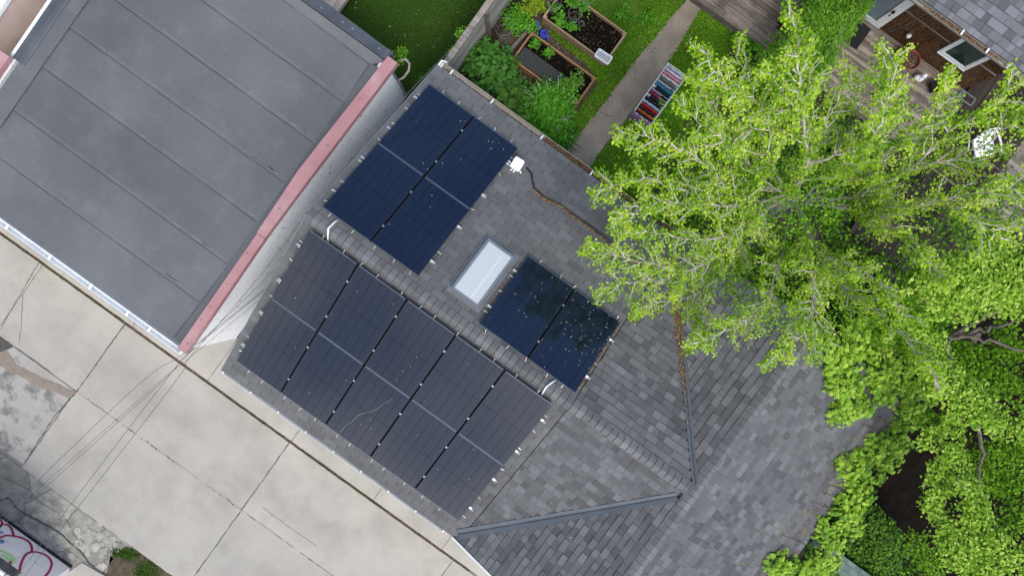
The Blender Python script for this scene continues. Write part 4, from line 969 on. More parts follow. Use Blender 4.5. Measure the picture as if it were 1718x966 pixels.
# ================================================================== GARDEN
FN = thing('fence', 'weathered grey board fence between the turf and the garden', 'fence', (-4.2, 5.5, 0))
b = MB()
for i, z in enumerate(np.arange(.05, 1.5, .145)): b.box(-4.22, 2.72, z, -4.19, 9.5, z + .138, rnd.random())
b.build('fence_boards', m_fence, FN)
b = MB(); b.box(-4.28, 2.7, 1.50, -4.14, 9.5, 1.54, .7); b.build('top_rail', m_wood, FN)
for y in (2.76, 4.35, 5.95, 7.5):
    b = MB(); b.box(-4.185, y, 0, -4.10, y + .09, 1.49, .2); b.build('post', m_deck, FN)
PK = thing('timber_platform', 'pale timber platform of four boards at the edge of the turf', 'platform', (-7.6, 3, 0))
for i in range(5):
    b = MB(); x = -8.0 + i * .165; b.box(x - .3, 2.25, .16, x - .3 + .158, 4.9, .30, rnd.random()); b.build('board', m_plank, PK)
def bed(name, label, x0, y0, x1, y1, h, mat, skew=0.0):
    t = thing(name, label, 'raised bed', ((x0 + x1) / 2, (y0 + y1) / 2, 0), 'raised garden beds'); w = .035
    for (a, c, e, f) in ((x0, y0, x1, y0 + w), (x0, y1 - w, x1, y1), (x0, y0 + w, x0 + w, y1 - w)):
        q = MB(); q.box(a, c, 0, e, f, h, rnd.random()); q.build('side_board', mat, t)
    q = MB(); q.hexa([(x1 - w, y0 + w - skew, 0), (x1, y0 + w - skew, 0), (x1, y1 - w, 0), (x1 - w, y1 - w, 0)], [(x1 - w, y0 + w - skew, h), (x1, y0 + w - skew, h), (x1, y1 - w, h), (x1 - w, y1 - w, h)], .5); q.build('side_board', mat, t)
    for (a, c) in ((x0 + w, y0 + w), (x1 - w - .05, y0 + w), (x0 + w, y1 - w - .05), (x1 - w - .05, y1 - w - .05)):
        q = MB(); q.box(a, c, 0, a + .05, c + .05, h - .01, .3); q.build('corner_post', mat, t)
    q = MB(); nx, ny = 60, 30; vs = []
    for j in range(ny + 1):
        for i in range(nx + 1): vs.append((x0 + w + (x1 - x0 - 2 * w) * i / nx, y0 + w + (y1 - y0 - 2 * w) * j / ny, h * .62 + rnd.uniform(-.012, .012) + .02 * math.sin(i * .3) * math.cos(j * .4)))
    for j in range(ny):
        for i in range(nx):
            k = j * (nx + 1) + i; q.mesh([vs[k], vs[k + 1], vs[k + nx + 2], vs[k + nx + 1]], [(0, 1, 2, 3)], rnd.random())
    q.build('soil', m_bedsoil, t); return t
bed('raised_bed', 'raised garden bed of reddish boards, grey netting over half its soil', -3.27, 4.17, -1.31, 5.01, .30, m_bed, .10)
bed('raised_bed', 'raised garden bed of pale boards full of dark soil and seedlings', -3.25, 5.44, -1.33, 6.33, .34, m_bedb)
pts = np.array([(x, y, .24) for x, y in scatter([(-2.7, 5.5), (-1.4, 5.5), (-1.4, 6.25), (-2.9, 6.25)], 190)] + [(x, y, .21) for x, y in scatter([(-3.2, 4.25), (-1.4, 4.25), (-1.4, 4.95), (-3.2, 4.95)], 70)])
stuff(leaves('soil_litter', m_lichen, pts, np.tile((0, 0, 1.), (len(pts), 1)), .022, KITE, local_org=(0, 0, 0)), 'small fallen leaves and sprouts scattered on the bed soil', 'leaf litter')
q = MB()
for i in range(16):
    for j in range(5):
        f = lambda a, c: (-3.20 + a * .083, 4.23 + c * .078, .262 + .010 * math.sin(a * .5 + c))
        q.mesh([f(i, j), f(i + 1, j), f(i + 1, j + 1), f(i, j + 1)], [(0, 1, 2, 3)])
m_net, nt_, bb, tt = new('netting'); bb.inputs['Base Color'].default_value = (.10, .105, .10, 1); bb.inputs['Roughness'].default_value = .8; bb.inputs['Alpha'].default_value = .45
net = q.build('garden_netting', m_net); tag(net, 'translucent grey netting laid on the soil of the reddish bed', 'netting')
q = MB(); q.obox((-3.37, 5.38, .06), (-3.50, 4.25, .06), .085, .06, .4); tag(q.build('loose_plank', m_deck), 'loose brown plank lying beside the reddish bed near the fence', 'plank')
q = MB(); q.obox((-.38, 3.17, .4), (-.36, 2.74, .55), .055, .05, .4); tag(q.build('orange_stake', m_orange), 'short orange wooden stake leaning at the roof gutter by the path', 'stake')
# watering can
c = P(912, 58, .12); WC = thing('watering_can', 'blue plastic watering can lying by the reddish raised bed', 'watering can', (c.x, c.y, 0))
q = MB(); q.lathe((c.x, c.y, 0), [(.001, .0), (.10, .0), (.11, .02), (.105, .15), (.085, .20), (.07, .205), (.06, .17), (.07, .06), (.001, .05)], 20); q.build('body', m_blue, WC, smooth=True)
q = MB(); q.tube([(c.x - .08, c.y + .03, .07), (c.x - .17, c.y + .07, .14), (c.x - .25, c.y + .11, .21), (c.x - .29, c.y + .13, .24)], [.034, .026, .018, .030], 8); q.build('spout', m_blue, WC, smooth=True)
q = MB(); q.tube([(c.x + .03, c.y + .02, .21), (c.x + .12, c.y - .02, .24), (c.x + .18, c.y - .05, .18), (c.x + .16, c.y - .05, .10), (c.x + .09, c.y - .03, .05)], .018, 8); q.build('handle', m_blue, WC, smooth=True)
# white crate
c = P(1012, 97, .36); BK = thing('plastic_basket', 'white slotted plastic basket upside down on the corner of the pale bed', 'basket', (c.x, c.y, .34))
ang = math.radians(-26) + .62
q = MB(); A = Vector((math.cos(ang - .62 + .5), math.sin(ang - .62 + .5), 0)); B = Vector((-A.y, A.x, 0)); o3 = Vector((c.x, c.y, 0))
hx, hy = .19, .095
for s in (-1, 1):
    q.obox(o3 + B * hy * s - A * hx + Vector((0, 0, .40)), o3 + B * hy * s + A * hx + Vector((0, 0, .40)), .035, .10)
    q.obox(o3 + A * hx * s - B * hy + Vector((0, 0, .40)), o3 + A * hx * s + B * hy + Vector((0, 0, .40)), .035, .098)
for i in range(1, 9): q.obox(o3 + A * (-hx + hx * 2 * i / 9) - B * hy + Vector((0, 0, .44)), o3 + A * (-hx + hx * 2 * i / 9) + B * hy + Vector((0, 0, .44)), .012, .012)
for i in range(1, 4): q.obox(o3 + B * (-hy + hy * 2 * i / 4) - A * hx + Vector((0, 0, .443)), o3 + B * (-hy + hy * 2 * i / 4) + A * hx + Vector((0, 0, .443)), .012, .012)
q.build('lattice', m_plast, BK)
q = MB(); rbox(q, c.x, c.y, .345, .37, .20, .105, math.atan2(A.y, A.x), .03); q.build('liner', m_black, BK)
# tomato cages
def cage(px, py, z, r, h, label):
    c = P(px, py, z); mb = MB()
    for k, (rr, zz) in enumerate(((r * .55, z), (r * .8, z + h * .45), (r, z + h * .9))):
        mb.tube([(c.x + rr * math.cos(a), c.y + rr * math.sin(a), zz) for a in np.linspace(0, 2 * math.pi, 25)], .0035, 5)
    for a in (.3, 1.9, 3.4, 5.0): mb.tube([(c.x + r * .35 * math.cos(a), c.y + r * .35 * math.sin(a), z - .1), (c.x + r * math.cos(a), c.y + r * math.sin(a), z + h)], .003, 5)
    tag(mb.build('tomato_cage', m_wire, smooth=True), label, 'plant cage', 'round wire plant cages')
cage(846, 62, .05, .22, .75, 'tall round wire cage standing beside the fence')
cage(928, 16, .3, .17, .5, 'round wire cage at the far end of the pale bed'); cage(962, 35, .3, .16, .5, 'round wire cage over the middle seedling of the pale bed')
cage(985, 8, .3, .15, .45, 'round wire cage beside the back board of the pale bed'); cage(975, 42, .22, .07, .1, 'smallest wire ring lying on the pale bed soil')
# plants
def plant(name, label, cat, c, r, h, n, tmpl, mat, size, group=None, stems=5, flat=.7, per=8, tilt=.4, low=.0, stemmat=None):
    t = thing(name, label, cat, (c[0], c[1], c[2]), group)
    mb = MB()
    for i in range(stems):
        a = rnd.random() * 6.28; d = r * rnd.uniform(.2, .6)
        mb.tube([(c[0], c[1], c[2]), (c[0] + d * .4 * math.cos(a), c[1] + d * .4 * math.sin(a), c[2] + h * .5), (c[0] + d * math.cos(a), c[1] + d * math.sin(a), c[2] + h * .8)], [.012, .008, .004], 5)
    mb.build('stem', stemmat or m_leafC, t)
    blobs = [(c[0] + rnd.gauss(0, r * .35), c[1] + rnd.gauss(0, r * .35), c[2] + h * rnd.uniform(.3, .65), r * rnd.uniform(.5, .75)) for _ in range(7)] + [(c[0], c[1], c[2] + h * .5, r * .8)]
    ps, ns, ts = cloud(blobs, n / (r * r * 4), flat=min(1.2, h / r * .6), clump=r * .3, per=per, low=low)
    ps = ps[:int(n * 1.4)] if False else ps
    leaves('foliage', mat, ps, ns, size, tmpl, t, tone=ts, tilt=tilt); return t
def PG(px, py, z=0): p = P(px, py, z); return (p.x, p.y, 0)
plant('leafy_shrub', 'large dark green leafy shrub in the corner by the fence', 'shrub', PG(815, 112, .4), .62, .65, 1500, OVAL, m_leafC, .12, 'garden shrubs', per=7)
plant('leafy_shrub', 'dark leafy shrub spreading below the reddish bed board', 'shrub', PG(850, 140, .3), .42, .4, 700, OVAL, m_leafC, .10, 'garden shrubs')
plant('leafy_shrub', 'yellow green shrub at the top between fence and pale bed', 'shrub', PG(893, 0, .4), .34, .5, 700, KITE, m_leafY, .07, 'garden shrubs')
plant('leafy_shrub', 'low green shrub between the wire cage and loose plank', 'shrub', PG(868, 38, .2), .36, .4, 900, KITE, m_leafS, .06, 'garden shrubs')
plant('leafy_shrub', 'broad bright green shrub with dry white spikes beside the gutter', 'shrub', PG(918, 186, .5), .66, .75, 5200, TRI, m_leafS, .075, 'garden shrubs', per=9)
plant('leafy_shrub', 'small dark shrub spilling under the edge of the gutter', 'shrub', PG(925, 222, .2), .5, .3, 1400, KITE, m_leafC, .08, 'garden shrubs')
# hosta: large cupped leaves round a centre
hc = PG(862, 168, .3); t = thing('hosta', 'hosta with big cupped bright green leaves beside the gutter', 'plant', hc)
hv = []
for u in range(7):
    for w_ in (-1, -.5, 0, .5, 1):
        tt_ = u / 6; hv.append((tt_, w_ * .36 * math.sin(math.pi * min(1, tt_ * .95 + .05)) ** .8, .22 * abs(w_) ** 1.5 * math.sin(math.pi * tt_) - .25 * tt_ * tt_))
hf = []
for u in range(6):
    for w_ in range(4):
        k = u * 5 + w_; hf += [(k, k + 5, k + 6), (k, k + 6, k + 1)]
HOSTA = (np.array(hv), np.array(hf))
for (ox, oy, s, n) in ((-.12, .02, .26, 16), (.14, .0, .28, 16), (.38, -.14, .27, 15), (.18, .22, .22, 10)):
    a = np.linspace(0, 2 * math.pi, n, endpoint=False) + rnd.random(); rr = nr.uniform(.02, .10, n)
    ps = np.stack([hc[0] + ox + rr * np.cos(a), hc[1] + oy + rr * np.sin(a), nr.uniform(.15, .42, n)], 1); hd = np.stack([np.cos(a), np.sin(a), np.full(n, .35)], 1)
    leaves('foliage', m_leafH, ps, np.tile((0, 0, 1.), (n, 1)) - hd * .3, s, HOSTA, t, heading=hd * 3, tilt=.15).data.shade_smooth()
# dry spikes of the broad shrub
t = thing('dry_flower_spikes', 'dry white flower spikes sticking out of the broad green shrub', 'flower spikes', PG(918, 186, .5))
for i in range(24):
    a = rnd.uniform(-1.2, 4.2); c = PG(918, 186, .5); r0 = rnd.uniform(.3, .55); r1 = r0 + rnd.uniform(.12, .3); q = MB()
    pts = [(c[0] + r * math.cos(a + .1 * math.sin(r * 9)), c[1] + r * math.sin(a), .55 + .25 * (r - r0) / (r1 - r0)) for r in np.linspace(r0, r1, 5)]
    q.tube(pts, [.003, .006, .007, .006, .002], 5); q.build('spike', m_spike, t)
# strappy lily under the gutter
c = PG(945, 232, .2); a = np.linspace(0, 6.28, 160); hd = np.stack([np.cos(a), np.sin(a), np.full(160, .5)], 1)
STRAP = (np.array([(0, -.03, 0), (0, .03, 0), (.5, .035, .1), (.5, -.035, .1), (1, 0, -.15)]), np.array([(0, 3, 2), (0, 2, 1), (3, 4, 2)]))
tag(leaves('day_lily', m_leafC, np.tile((c[0], c[1], .05), (160, 1)) + nr.normal(0, .04, (160, 3)), np.tile((0, 0, 1.), (160, 1)), .42, STRAP, heading=hd * 2.5, tilt=.2), 'strappy dark green lily clump at the gutter beside the path', 'plant')
c = PG(866, 34, .1); tag(leaves('day_lily', m_leafS, np.tile((c[0], c[1], .05), (120, 1)) + nr.normal(0, .05, (120, 3)), np.tile((0, 0, 1.), (120, 1)), .36, STRAP, heading=hd[:120] * 2.5, tilt=.3), 'fine strappy green clump between the fence and the pale bed', 'plant')
# vegetables in the beds
veg = [(935, 22, .20, 'bushy seedling at the fence end of the pale bed'), (957, 45, .13, 'small seedling near the wire cage in the pale bed'), (940, 38, .15, 'spreading seedling at the front board of the pale bed'), (978, 14, .17, 'leafy seedling by the back board of the pale bed'),
       (962, 5, .18, 'tall seedling at the top edge of the pale bed'), (898, 76, .16, 'leafy seedling in the upper corner of the reddish bed'), (920, 86, .12, 'yellow green seedling in the middle of the reddish bed')]
for px, py, r, lab in veg:
    c = P(px, py, .25); plant('seedling', lab, 'plant', (c.x, c.y, .2), r, r * 1.2, 170, KITE, m_leafS, .065, 'seedlings in the raised beds', stems=3, per=5)
for i, (px, py, r, lab) in enumerate([(965, 135, .24, 'round leaved vegetable at the path end of the reddish bed'), (945, 152, .26, 'pale leaved vegetable between the broad shrub and the reddish bed')]):
    c = P(px, py, .25); plant('vegetable', lab, 'plant', (c.x, c.y, .2), r, .2, 200, OVAL, m_leafH if i == 0 else m_leafS, .085, 'vegetables in the reddish bed', stems=3, per=5)
for i, (px, py, r, lab) in enumerate([(1050, 20, .3, 'low weed patch with brown stems beside the pale bed'), (1085, 30, .22, 'low weed patch near the top of the path'), (1240, 72, .28, 'leafy plant at the corner of the deck, lime topped'), (1262, 88, .25, 'dark green plant beside the vine hedge'), (1285, 84, .25, 'green plant under the vine hedge')]):
    c = P(px, py, .1); plant('weed_patch' if i < 2 else 'border_plant', lab, 'plant', (c.x, c.y, 0), r, .12 if i < 2 else .35, 220, OVAL if i > 1 else KITE, m_leafS, .06 if i < 2 else .09, 'border plants', stems=3, per=6)
for (px, py, z, r, lab, n) in ((722, 150, .3, .42, 'ivy ground cover filling the corner between garage roof and turf', 1500), (672, 92, 1.9, .17, 'bright green sprig growing at the corner of the red coping', 260), (775, 60, 1.4, .16, 'lime sprig climbing over the top of the fence', 200), (758, 90, 1.4, .13, 'small lime sprig on the fence nearer the gutter', 140)):
    c = P(px, py, z); plant('ivy_sprig', lab, 'ivy', (c.x, c.y, max(0, z - .2)), r, .3, n, KITE, m_leafD if n == 1500 else m_leafV, .05, 'ivy sprigs', stems=3, per=6)

# ================================================================== DRYING RACK
DR = thing('drying_rack', 'white folding drying rack standing on the lawn strip by the path', 'drying rack', (.2, 5.4, 0))
x0, x1, y0, y1, zr = -.06, .47, 4.70, 6.10, .92
q = MB(); q.tube([(x0, y0, zr), (x0, y1, zr)], .010, 6); q.tube([(x1, y0, zr), (x1, y1, zr)], .010, 6); q.tube([(x0, y0, zr), (x1, y0, zr)], .010, 6); q.tube([(x0, y1, zr), (x1, y1, zr)], .010, 6); q.build('frame', m_white, DR)
for i in range(17):
    y = y0 + .04 + i * .0825; q = MB(); q.tube([(x0, y, zr), (x1, y, zr)], .004, 5); q.build('rod', m_white, DR)
for (a, c, e, f) in ((x0, y0 + .1, x0, y1 - .1), (x0, y1 - .1, x0, y0 + .1), (x1, y0 + .1, x1, y1 - .1), (x1, y1 - .1, x1, y0 + .1)):
    q = MB(); q.tube([(a, c, zr), (e, f, 0)], .009, 6); q.build('leg', m_white, DR)
garm = [('towel', (.50, .50, .55), 'pale grey towel on the first rod at the far end of the drying rack', 0, 1), ('shirt', (.66, .62, .74), 'light lavender shirt hanging beside the pale grey towel', .05, .95), ('towel', (.62, .25, .32), 'pink towel hanging on the drying rack', 0, .95),
        ('shirt', (.62, .62, .62), 'white and grey shirt beside the pink towel', .06, 1), ('sock_row', (.14, .14, .15), 'charcoal cloth with a white edge hanging near the pink towel', 0, .9), ('shirt', (.42, .40, .48), 'grey lavender shirt hanging beside the teal towel', .0, .8),
        ('towel', (.02, .22, .34), 'teal blue towel hanging across the middle of the rack', 0, 1), ('trousers', (.012, .012, .015), 'black trousers hanging beside the teal towel', .06, .95), ('shirt', (.30, .25, .34), 'mauve grey shirt between black trousers and crimson cloth', 0, .6),
        ('towel', (.30, .01, .05), 'short crimson cloth hanging on the near half of the rack', 0, .55), ('shirt', (.02, .02, .025), 'black shirt with white stripes beside the crimson cloth', 0, .7), ('trousers', (.012, .012, .015), 'black trousers beside the light blue towel', .0, .9), ('towel', (.36, .52, .62), 'light blue towel hanging beside the red towel', 0, 1),
        ('towel', (.50, .01, .015), 'bright red towel hanging on the near end of the rack', .03, .97), ('shirt', (.05, .012, .02), 'dark maroon shirt between the red and orange cloths', .0, .95), ('towel', (.45, .12, .02), 'orange towel hanging near the end of the rack', .03, 1), ('trousers', (.012, .010, .014), 'black trousers on the last rod before the purple shawl', 0, .97)]
def drape(name, col, label, yc, f0, f1, hang=.42, half=.031):
    mb = MB(); n = 14; prof = [(-half * 1.15, -hang), (-half * 1.0, -hang * .5), (-half * .85, -.04), (-half * .55, -.005), (0, .012), (half * .55, -.005), (half * .85, -.04), (half * 1.0, -hang * .5), (half * 1.15, -hang)]
    rows = []; ph = rnd.random() * 6; j = [rnd.uniform(-.006, .006) for _ in range(n + 1)]
    for i in range(n + 1):
        x = x0 + .02 + (x1 - x0 - .04) * (f0 + (f1 - f0) * i / n)
        rows.append([(x, yc + a * (1 + .15 * math.sin(i * 1.3 + ph)) + j[i], zr + .006 + z + rnd.uniform(-.004, .004) + (.03 * math.sin(i * .8 + ph) if z < -.2 else 0)) for a, z in prof])
    for i in range(n):
        for k in range(len(prof) - 1): mb.face([rows[i][k], rows[i + 1][k], rows[i + 1][k + 1], rows[i][k + 1]])
    o = mb.build(name, cloth(name + '_cloth', col), smooth=False); tag(o, label, 'laundry', 'laundry on the drying rack'); 
    bm_ = o.data; bm_.shade_smooth(); return o
for i, (nm, col, lab, f0, f1) in enumerate(garm): drape(nm, col, lab, y1 - .04 - i * .0825, f0, f1)
# small pale patches lying on the dark clothes
drape('napkin', (.75, .75, .76), 'small white napkin on the black trousers beside the teal towel', y1 - .04 - 7 * .0825, .0, .14, .2, .036)
drape('napkin', (.70, .72, .74), 'small white napkin on the black striped shirt', y1 - .04 - 10 * .0825, .0, .16, .2, .036)
mb = MB(); n = 20
rows = []
for i in range(n + 1):
    x = x0 - .02 + (x1 - x0 + .02) * i / n
    rows.append([(x, y0 - .005 - d * (1 + .25 * math.sin(i * 1.9)) , zr + .012 - zd + .012 * math.sin(i * 1.2)) for d, zd in ((-.02, .0), (0.0, .0), (.03, .02), (.055, .10), (.07, .25), (.08 + .03 * math.sin(i), .42))])
for i in range(n):
    for k in range(5): mb.face([rows[i][k], rows[i + 1][k], rows[i + 1][k + 1], rows[i][k + 1]])
o = mb.build('shawl', cloth('purple_cloth', (.22, .13, .24))); o.data.shade_smooth(); tag(o, 'frilly purple shawl hanging off the end bar of the rack', 'laundry', 'laundry on the drying rack')

# ================================================================== DECK AND HOUSE
DK = thing('wooden_deck', 'weathered wooden deck along the brown house', 'deck', (4, 9, 0))
y = 8.06; i = 0
b = MB()
while y < 10.0:
    x = -3.5
    while x < 9.5:
        L_ = rnd.uniform(1.8, 3.6); xe = min(x + L_, 9.5); b.box(x, y, .22, xe - .006, y + .132, .30 + rnd.uniform(-.004, .004), rnd.random()); x = xe
    y += .142
b.build('deck_boards', m_deck, DK); b = MB()
x = 2.9
while x < 9.4:
    b.box(x, 5.6 if x > 6 else 7.0, .20, x + .132, 8.05, .27 + rnd.uniform(-.004, .004), rnd.random()); x += .142
for i in range(13):
    b.box(6.3 + i * .142, 8.06, .305, 6.3 + i * .142 + .132, 12, .33, rnd.random())
b.build('deck_boards', m_darkdeck, DK)
b = MB(); b.box(-3.5, 8.02, 0, 9.5, 8.055, .29, .3); b.build('fascia_board', m_deck, DK)
b = MB(); b.box(-3.4, 8.1, -.02, 9.3, 9.9, .02); b.box(3.1, 5.3, -.02, 9.2, 8, .02); b.build('joist_shadow_board', m_under, DK)
HS = thing('house', 'brown plywood sided house with white trim and grey shingle roof', 'house', (4, 12, 0))
yw = 10.05
b = MB(); b.box(-3, yw, .1, 6.22, yw + .15, 2.75); b.box(6.07, yw + .15, .1, 6.22, 14, 2.75); b.build('wall', m_ply, HS)
b = MB()
for x in (3.9, 5.12, 5.9, 6.2): pass
b.box(3.62, yw - .02, 1.36, 6.2, yw - .002, 1.385); b.build('batten', m_wood, HS)
m_groove = MAT('groove', [(.02, .01, .006)], 3, .7)
b = MB()
for x in np.arange(3.72, 6.2, .405): b.box(x, yw - .003, .12, x + .008, yw + .001, 2.7)
b.build('groove', m_groove, HS)
# door, standing slightly proud of the wall
DO = MB(); dx0, dx1, dz0, dz1 = 2.66, 3.56, .33, 2.35
yo = yw - .06
DO.box(dx0, yo, dz0, dx0 + .13, yw - .002, dz1); DO.box(dx1 - .13, yo, dz0, dx1, yw - .002, dz1); DO.box(dx0 + .13, yo, dz0, dx1 - .13, yw - .002, dz0 + .16); DO.box(dx0 + .13, yo, dz1 - .15, dx1 - .13, yw - .002, dz1)
DO.box(dx0 - .08, yw - .03, dz0 - .03, dx0 - .003, yw - .001, dz1 + .08); DO.box(dx1 + .003, yw - .03, dz0 - .03, dx1 + .08, yw - .001, dz1 + .08)
dd = DO.build('door', m_white, HS)
b = MB(); b.box(dx0 + .13, yo + .02, dz0 + .16, dx1 - .13, yw - .004, dz1 - .15); b.build('pane', m_doorglass, dd)
b = MB(); b.box(dx1 - .10, yo - .05, 1.15, dx1 - .04, yo - .001, 1.22); b.tube([(dx1 - .07, yo - .05, 1.02), (dx1 - .07, yo - .05, 1.1)], .015, 6); b.build('handle', m_black, dd)
# window
wx0, wx1, wz0, wz1 = 5.28, 6.06, .92, 2.05
p_ = [PY(1573.3, 86.6, yw - .05), PY(1617.6, 119.7, yw - .05)]
wx0, wx1, wz0 = p_[0].x, p_[1].x, (p_[0].z + p_[1].z) / 2; wz1 = wz0 + 1.15
b = MB(); fw = .085
b.box(wx0, yw - .05, wz0, wx1, yw - .002, wz0 + fw); b.box(wx0, yw - .05, wz1 - fw, wx1, yw - .002, wz1); b.box(wx0, yw - .05, wz0 + fw, wx0 + fw, yw - .002, wz1 - fw); b.box(wx1 - fw, yw - .05, wz0 + fw, wx1, yw - .002, wz1 - fw)
b.box(wx0 - .0, yw - .065, wz0 - .02, wx1, yw - .001, wz0 - .001)
wn = b.build('window', m_white, HS)
b = MB(); b.box(wx0 + fw, yw - .028, wz0 + fw, wx1 - fw, yw - .004, wz1 - fw); b.build('pane', m_glass, wn)
b = MB(); w2 = .018
b.box(wx0 + fw, yw - .038, wz0 + fw, wx1 - fw, yw - .03, wz0 + fw + w2); b.box(wx0 + fw, yw - .038, wz0 + fw + w2, wx0 + fw + w2, yw - .03, wz1 - fw); b.box(wx1 - fw - w2, yw - .038, wz0 + fw + w2, wx1 - fw, yw - .03, wz1 - fw); b.build('sash', m_gutter, wn)
# wall lamp and its conduit
lp = PY(1568, 20, yw - .09)
b = MB(); b.lathe((lp.x, yw - .09, lp.z), [(.001, .06), (.05, .05), (.06, 0), (.05, -.05), (.001, -.06)], 12); b.tube([(lp.x, yw, lp.z), (lp.x, yw - .08, lp.z)], .03, 8); b.build('wall_lamp', m_trimgrey, HS, smooth=True)
b = MB(); b.tube([(lp.x - .02, yw - .02, lp.z - .05), (lp.x - .08, yw - .02, .9), (lp.x - .15, yw - .02, .45)], .008, 6); b.build('conduit', m_trimgrey, HS)
v1 = PY(1525, 60, yw - .03); b = MB(); b.lathe((v1.x, yw - .04, v1.z), [(.001, .05), (.05, .04), (.055, 0), (.05, -.04), (.001, -.05)], 12); b.build('dryer_vent', m_gutter, HS, smooth=True)
# roof
ye, ze, ht = 9.52, 2.72, .42; zH = lambda x, y: ze + ht * (y - ye)
b = MB(); ex = 6.6
b.hexa([(-4, ye, ze - .12), (ex, ye, ze - .12), (ex, 16, zH(0, 16) - .12), (-4, 16, zH(0, 16) - .12)], [(-4, ye, ze - .006), (ex, ye, ze - .006), (ex, 16, zH(0, 16) - .006), (-4, 16, zH(0, 16) - .006)]); b.build('roof', m_under, HS)
ch, sh = math.cos(math.atan(ht)), math.sin(math.atan(ht))
b = MB(); shingle(b, (0, 14.5, zH(0, 14.5)), (1, 0, 0), (0, -ch, -sh), (0, -sh, ch), lambda d: (-2, ex), (14.5 - ye) / ch, 'B', 21, .17); b.build('shingle_slope', m_shH, HS)
b = MB(); prf = [(0, 0), (0, -.09), (-.09, -.09), (-.12, .005), (-.108, .005), (-.085, -.075), (-.012, -.075), (-.012, 0)]
n = len(prf); b.mesh([(-4, ye - .004 + a, ze - .02 + c) for a, c in prf] + [(ex, ye - .004 + a, ze - .02 + c) for a, c in prf], [(i, (i + 1) % n, n + (i + 1) % n, n + i) for i in range(n)]); hg = b.build('gutter', m_beigegut, HS)
for x in (3.2, 4.55, 5.2, 5.75, 6.3): b = MB(); b.box(x - .02, ye - .12, ze - .012, x + .02, ye + .03, ze + .006); b.build('gutter_hanger', m_white, hg)
pts = np.array([(rnd.triangular(3.6, 5.6, 4.4), ye - rnd.uniform(.02, .10), ze - .07 + rnd.uniform(0, .04)) for _ in range(1500)])
stuff(leaves('gutter_litter', m_litter, pts, np.tile((0, 0, 1.), (len(pts), 1)), .026, KITE, tilt=.6, local_org=(0, 0, 0)), 'dead leaves and sprouts lying in the house gutter', 'leaf litter')
# things on the deck
c = P(1527, 100, .62); PT = thing('flower_pot', 'round dark red pot of dry soil beside the house wall', 'pot', (c.x, c.y - .02, .30)); c.y -= .02
b = MB(); b.lathe((c.x, c.y, .30), [(.001, 0), (.15, 0), (.17, .03), (.20, .25), (.235, .31), (.245, .32), (.245, .36), (.225, .365), (.215, .35), (.205, .30)], 28); b.build('pot', m_pot, PT, smooth=True)
b = MB(); b.lathe((c.x, c.y, .30), [(.001, .305), (.1, .31), (.206, .295)], 20); b.build('soil', m_earth, PT)
pts = nr.normal(0, .09, (160, 3)) * (1, 1, .1) + (c.x, c.y, .615); o = leaves('dry_leaves', m_litter, pts, np.tile((0, 0, 1.), (160, 1)), .035, KITE, PT, tilt=.6)
c = P(1549, 128, .5); b = MB(); b.lathe((c.x, c.y, .3), [(.001, 0), (.085, .0), (.10, .06), (.08, .16), (.05, .2), (.065, .24), (.05, .30), (.001, .33)], 14); b.lathe((c.x + .05, c.y + .06, .3), [(.001, 0), (.05, 0), (.06, .1), (.03, .2), (.001, .22)], 12); b.lathe((c.x - .07, c.y - .03, .3), [(.001, 0), (.06, 0), (.07, .08), (.04, .15), (.001, .17)], 12)
tag(b.build('garden_statue', m_white, smooth=True), 'small white garden figure on the deck beside the red pot', 'statue')
c = P(1572, 145, .45); b = MB(); pr_ = [(.15, 0), (.19, .2), (.20, .21), (.18, .21), (.14, .02)]
b.lathe((c.x, c.y, .3), [(.001, .0)] + pr_ + [(.001, .02)], 4); tag(b.build('planter_box', m_black), 'black plastic planter standing beside the white garden figure', 'planter')
c = P(1625, 163, .4); b = MB()
for k in range(4): b.obox((c.x - .2, c.y - .08 + k * .05, .32), (c.x + .2, c.y - .08 + k * .05, .32), .014, .02)
b.obox((c.x - .2, c.y - .1, .32), (c.x - .2, c.y + .1, .32), .03, .03); b.obox((c.x + .2, c.y - .1, .32), (c.x + .2, c.y + .1, .32), .03, .03); b.obox((c.x - .2, c.y - .1, .32), (c.x + .2, c.y - .1, .32), .03, .03); b.obox((c.x - .2, c.y + .1, .32), (c.x + .2, c.y + .1, .32), .03, .03)
tag(b.build('metal_grate', m_trimgrey), 'grey metal grate frame at the foot of the house corner', 'grate')
b = MB(); b.box(2.80, 9.28, .303, 3.5, 9.90, .315)
for k in range(14): b.box(2.82 + k * .048, 9.30, .315, 2.82 + k * .048 + .026, 9.88, .324)
tag(b.build('door_mat', m_black), 'black ribbed doormat on the deck below the white door', 'doormat')
c = P(1312, 42, .4); plant('purple_plant', 'dark purple leaved plant on the deck beside the vine hedge', 'plant', (c.x, c.y, .3), .17, .28, 420, KITE, m_leafP, .06)
b = MB(); rbox(b, 3.95, 9.95, 2.15, 2.35, .10, .04, 0, .02)
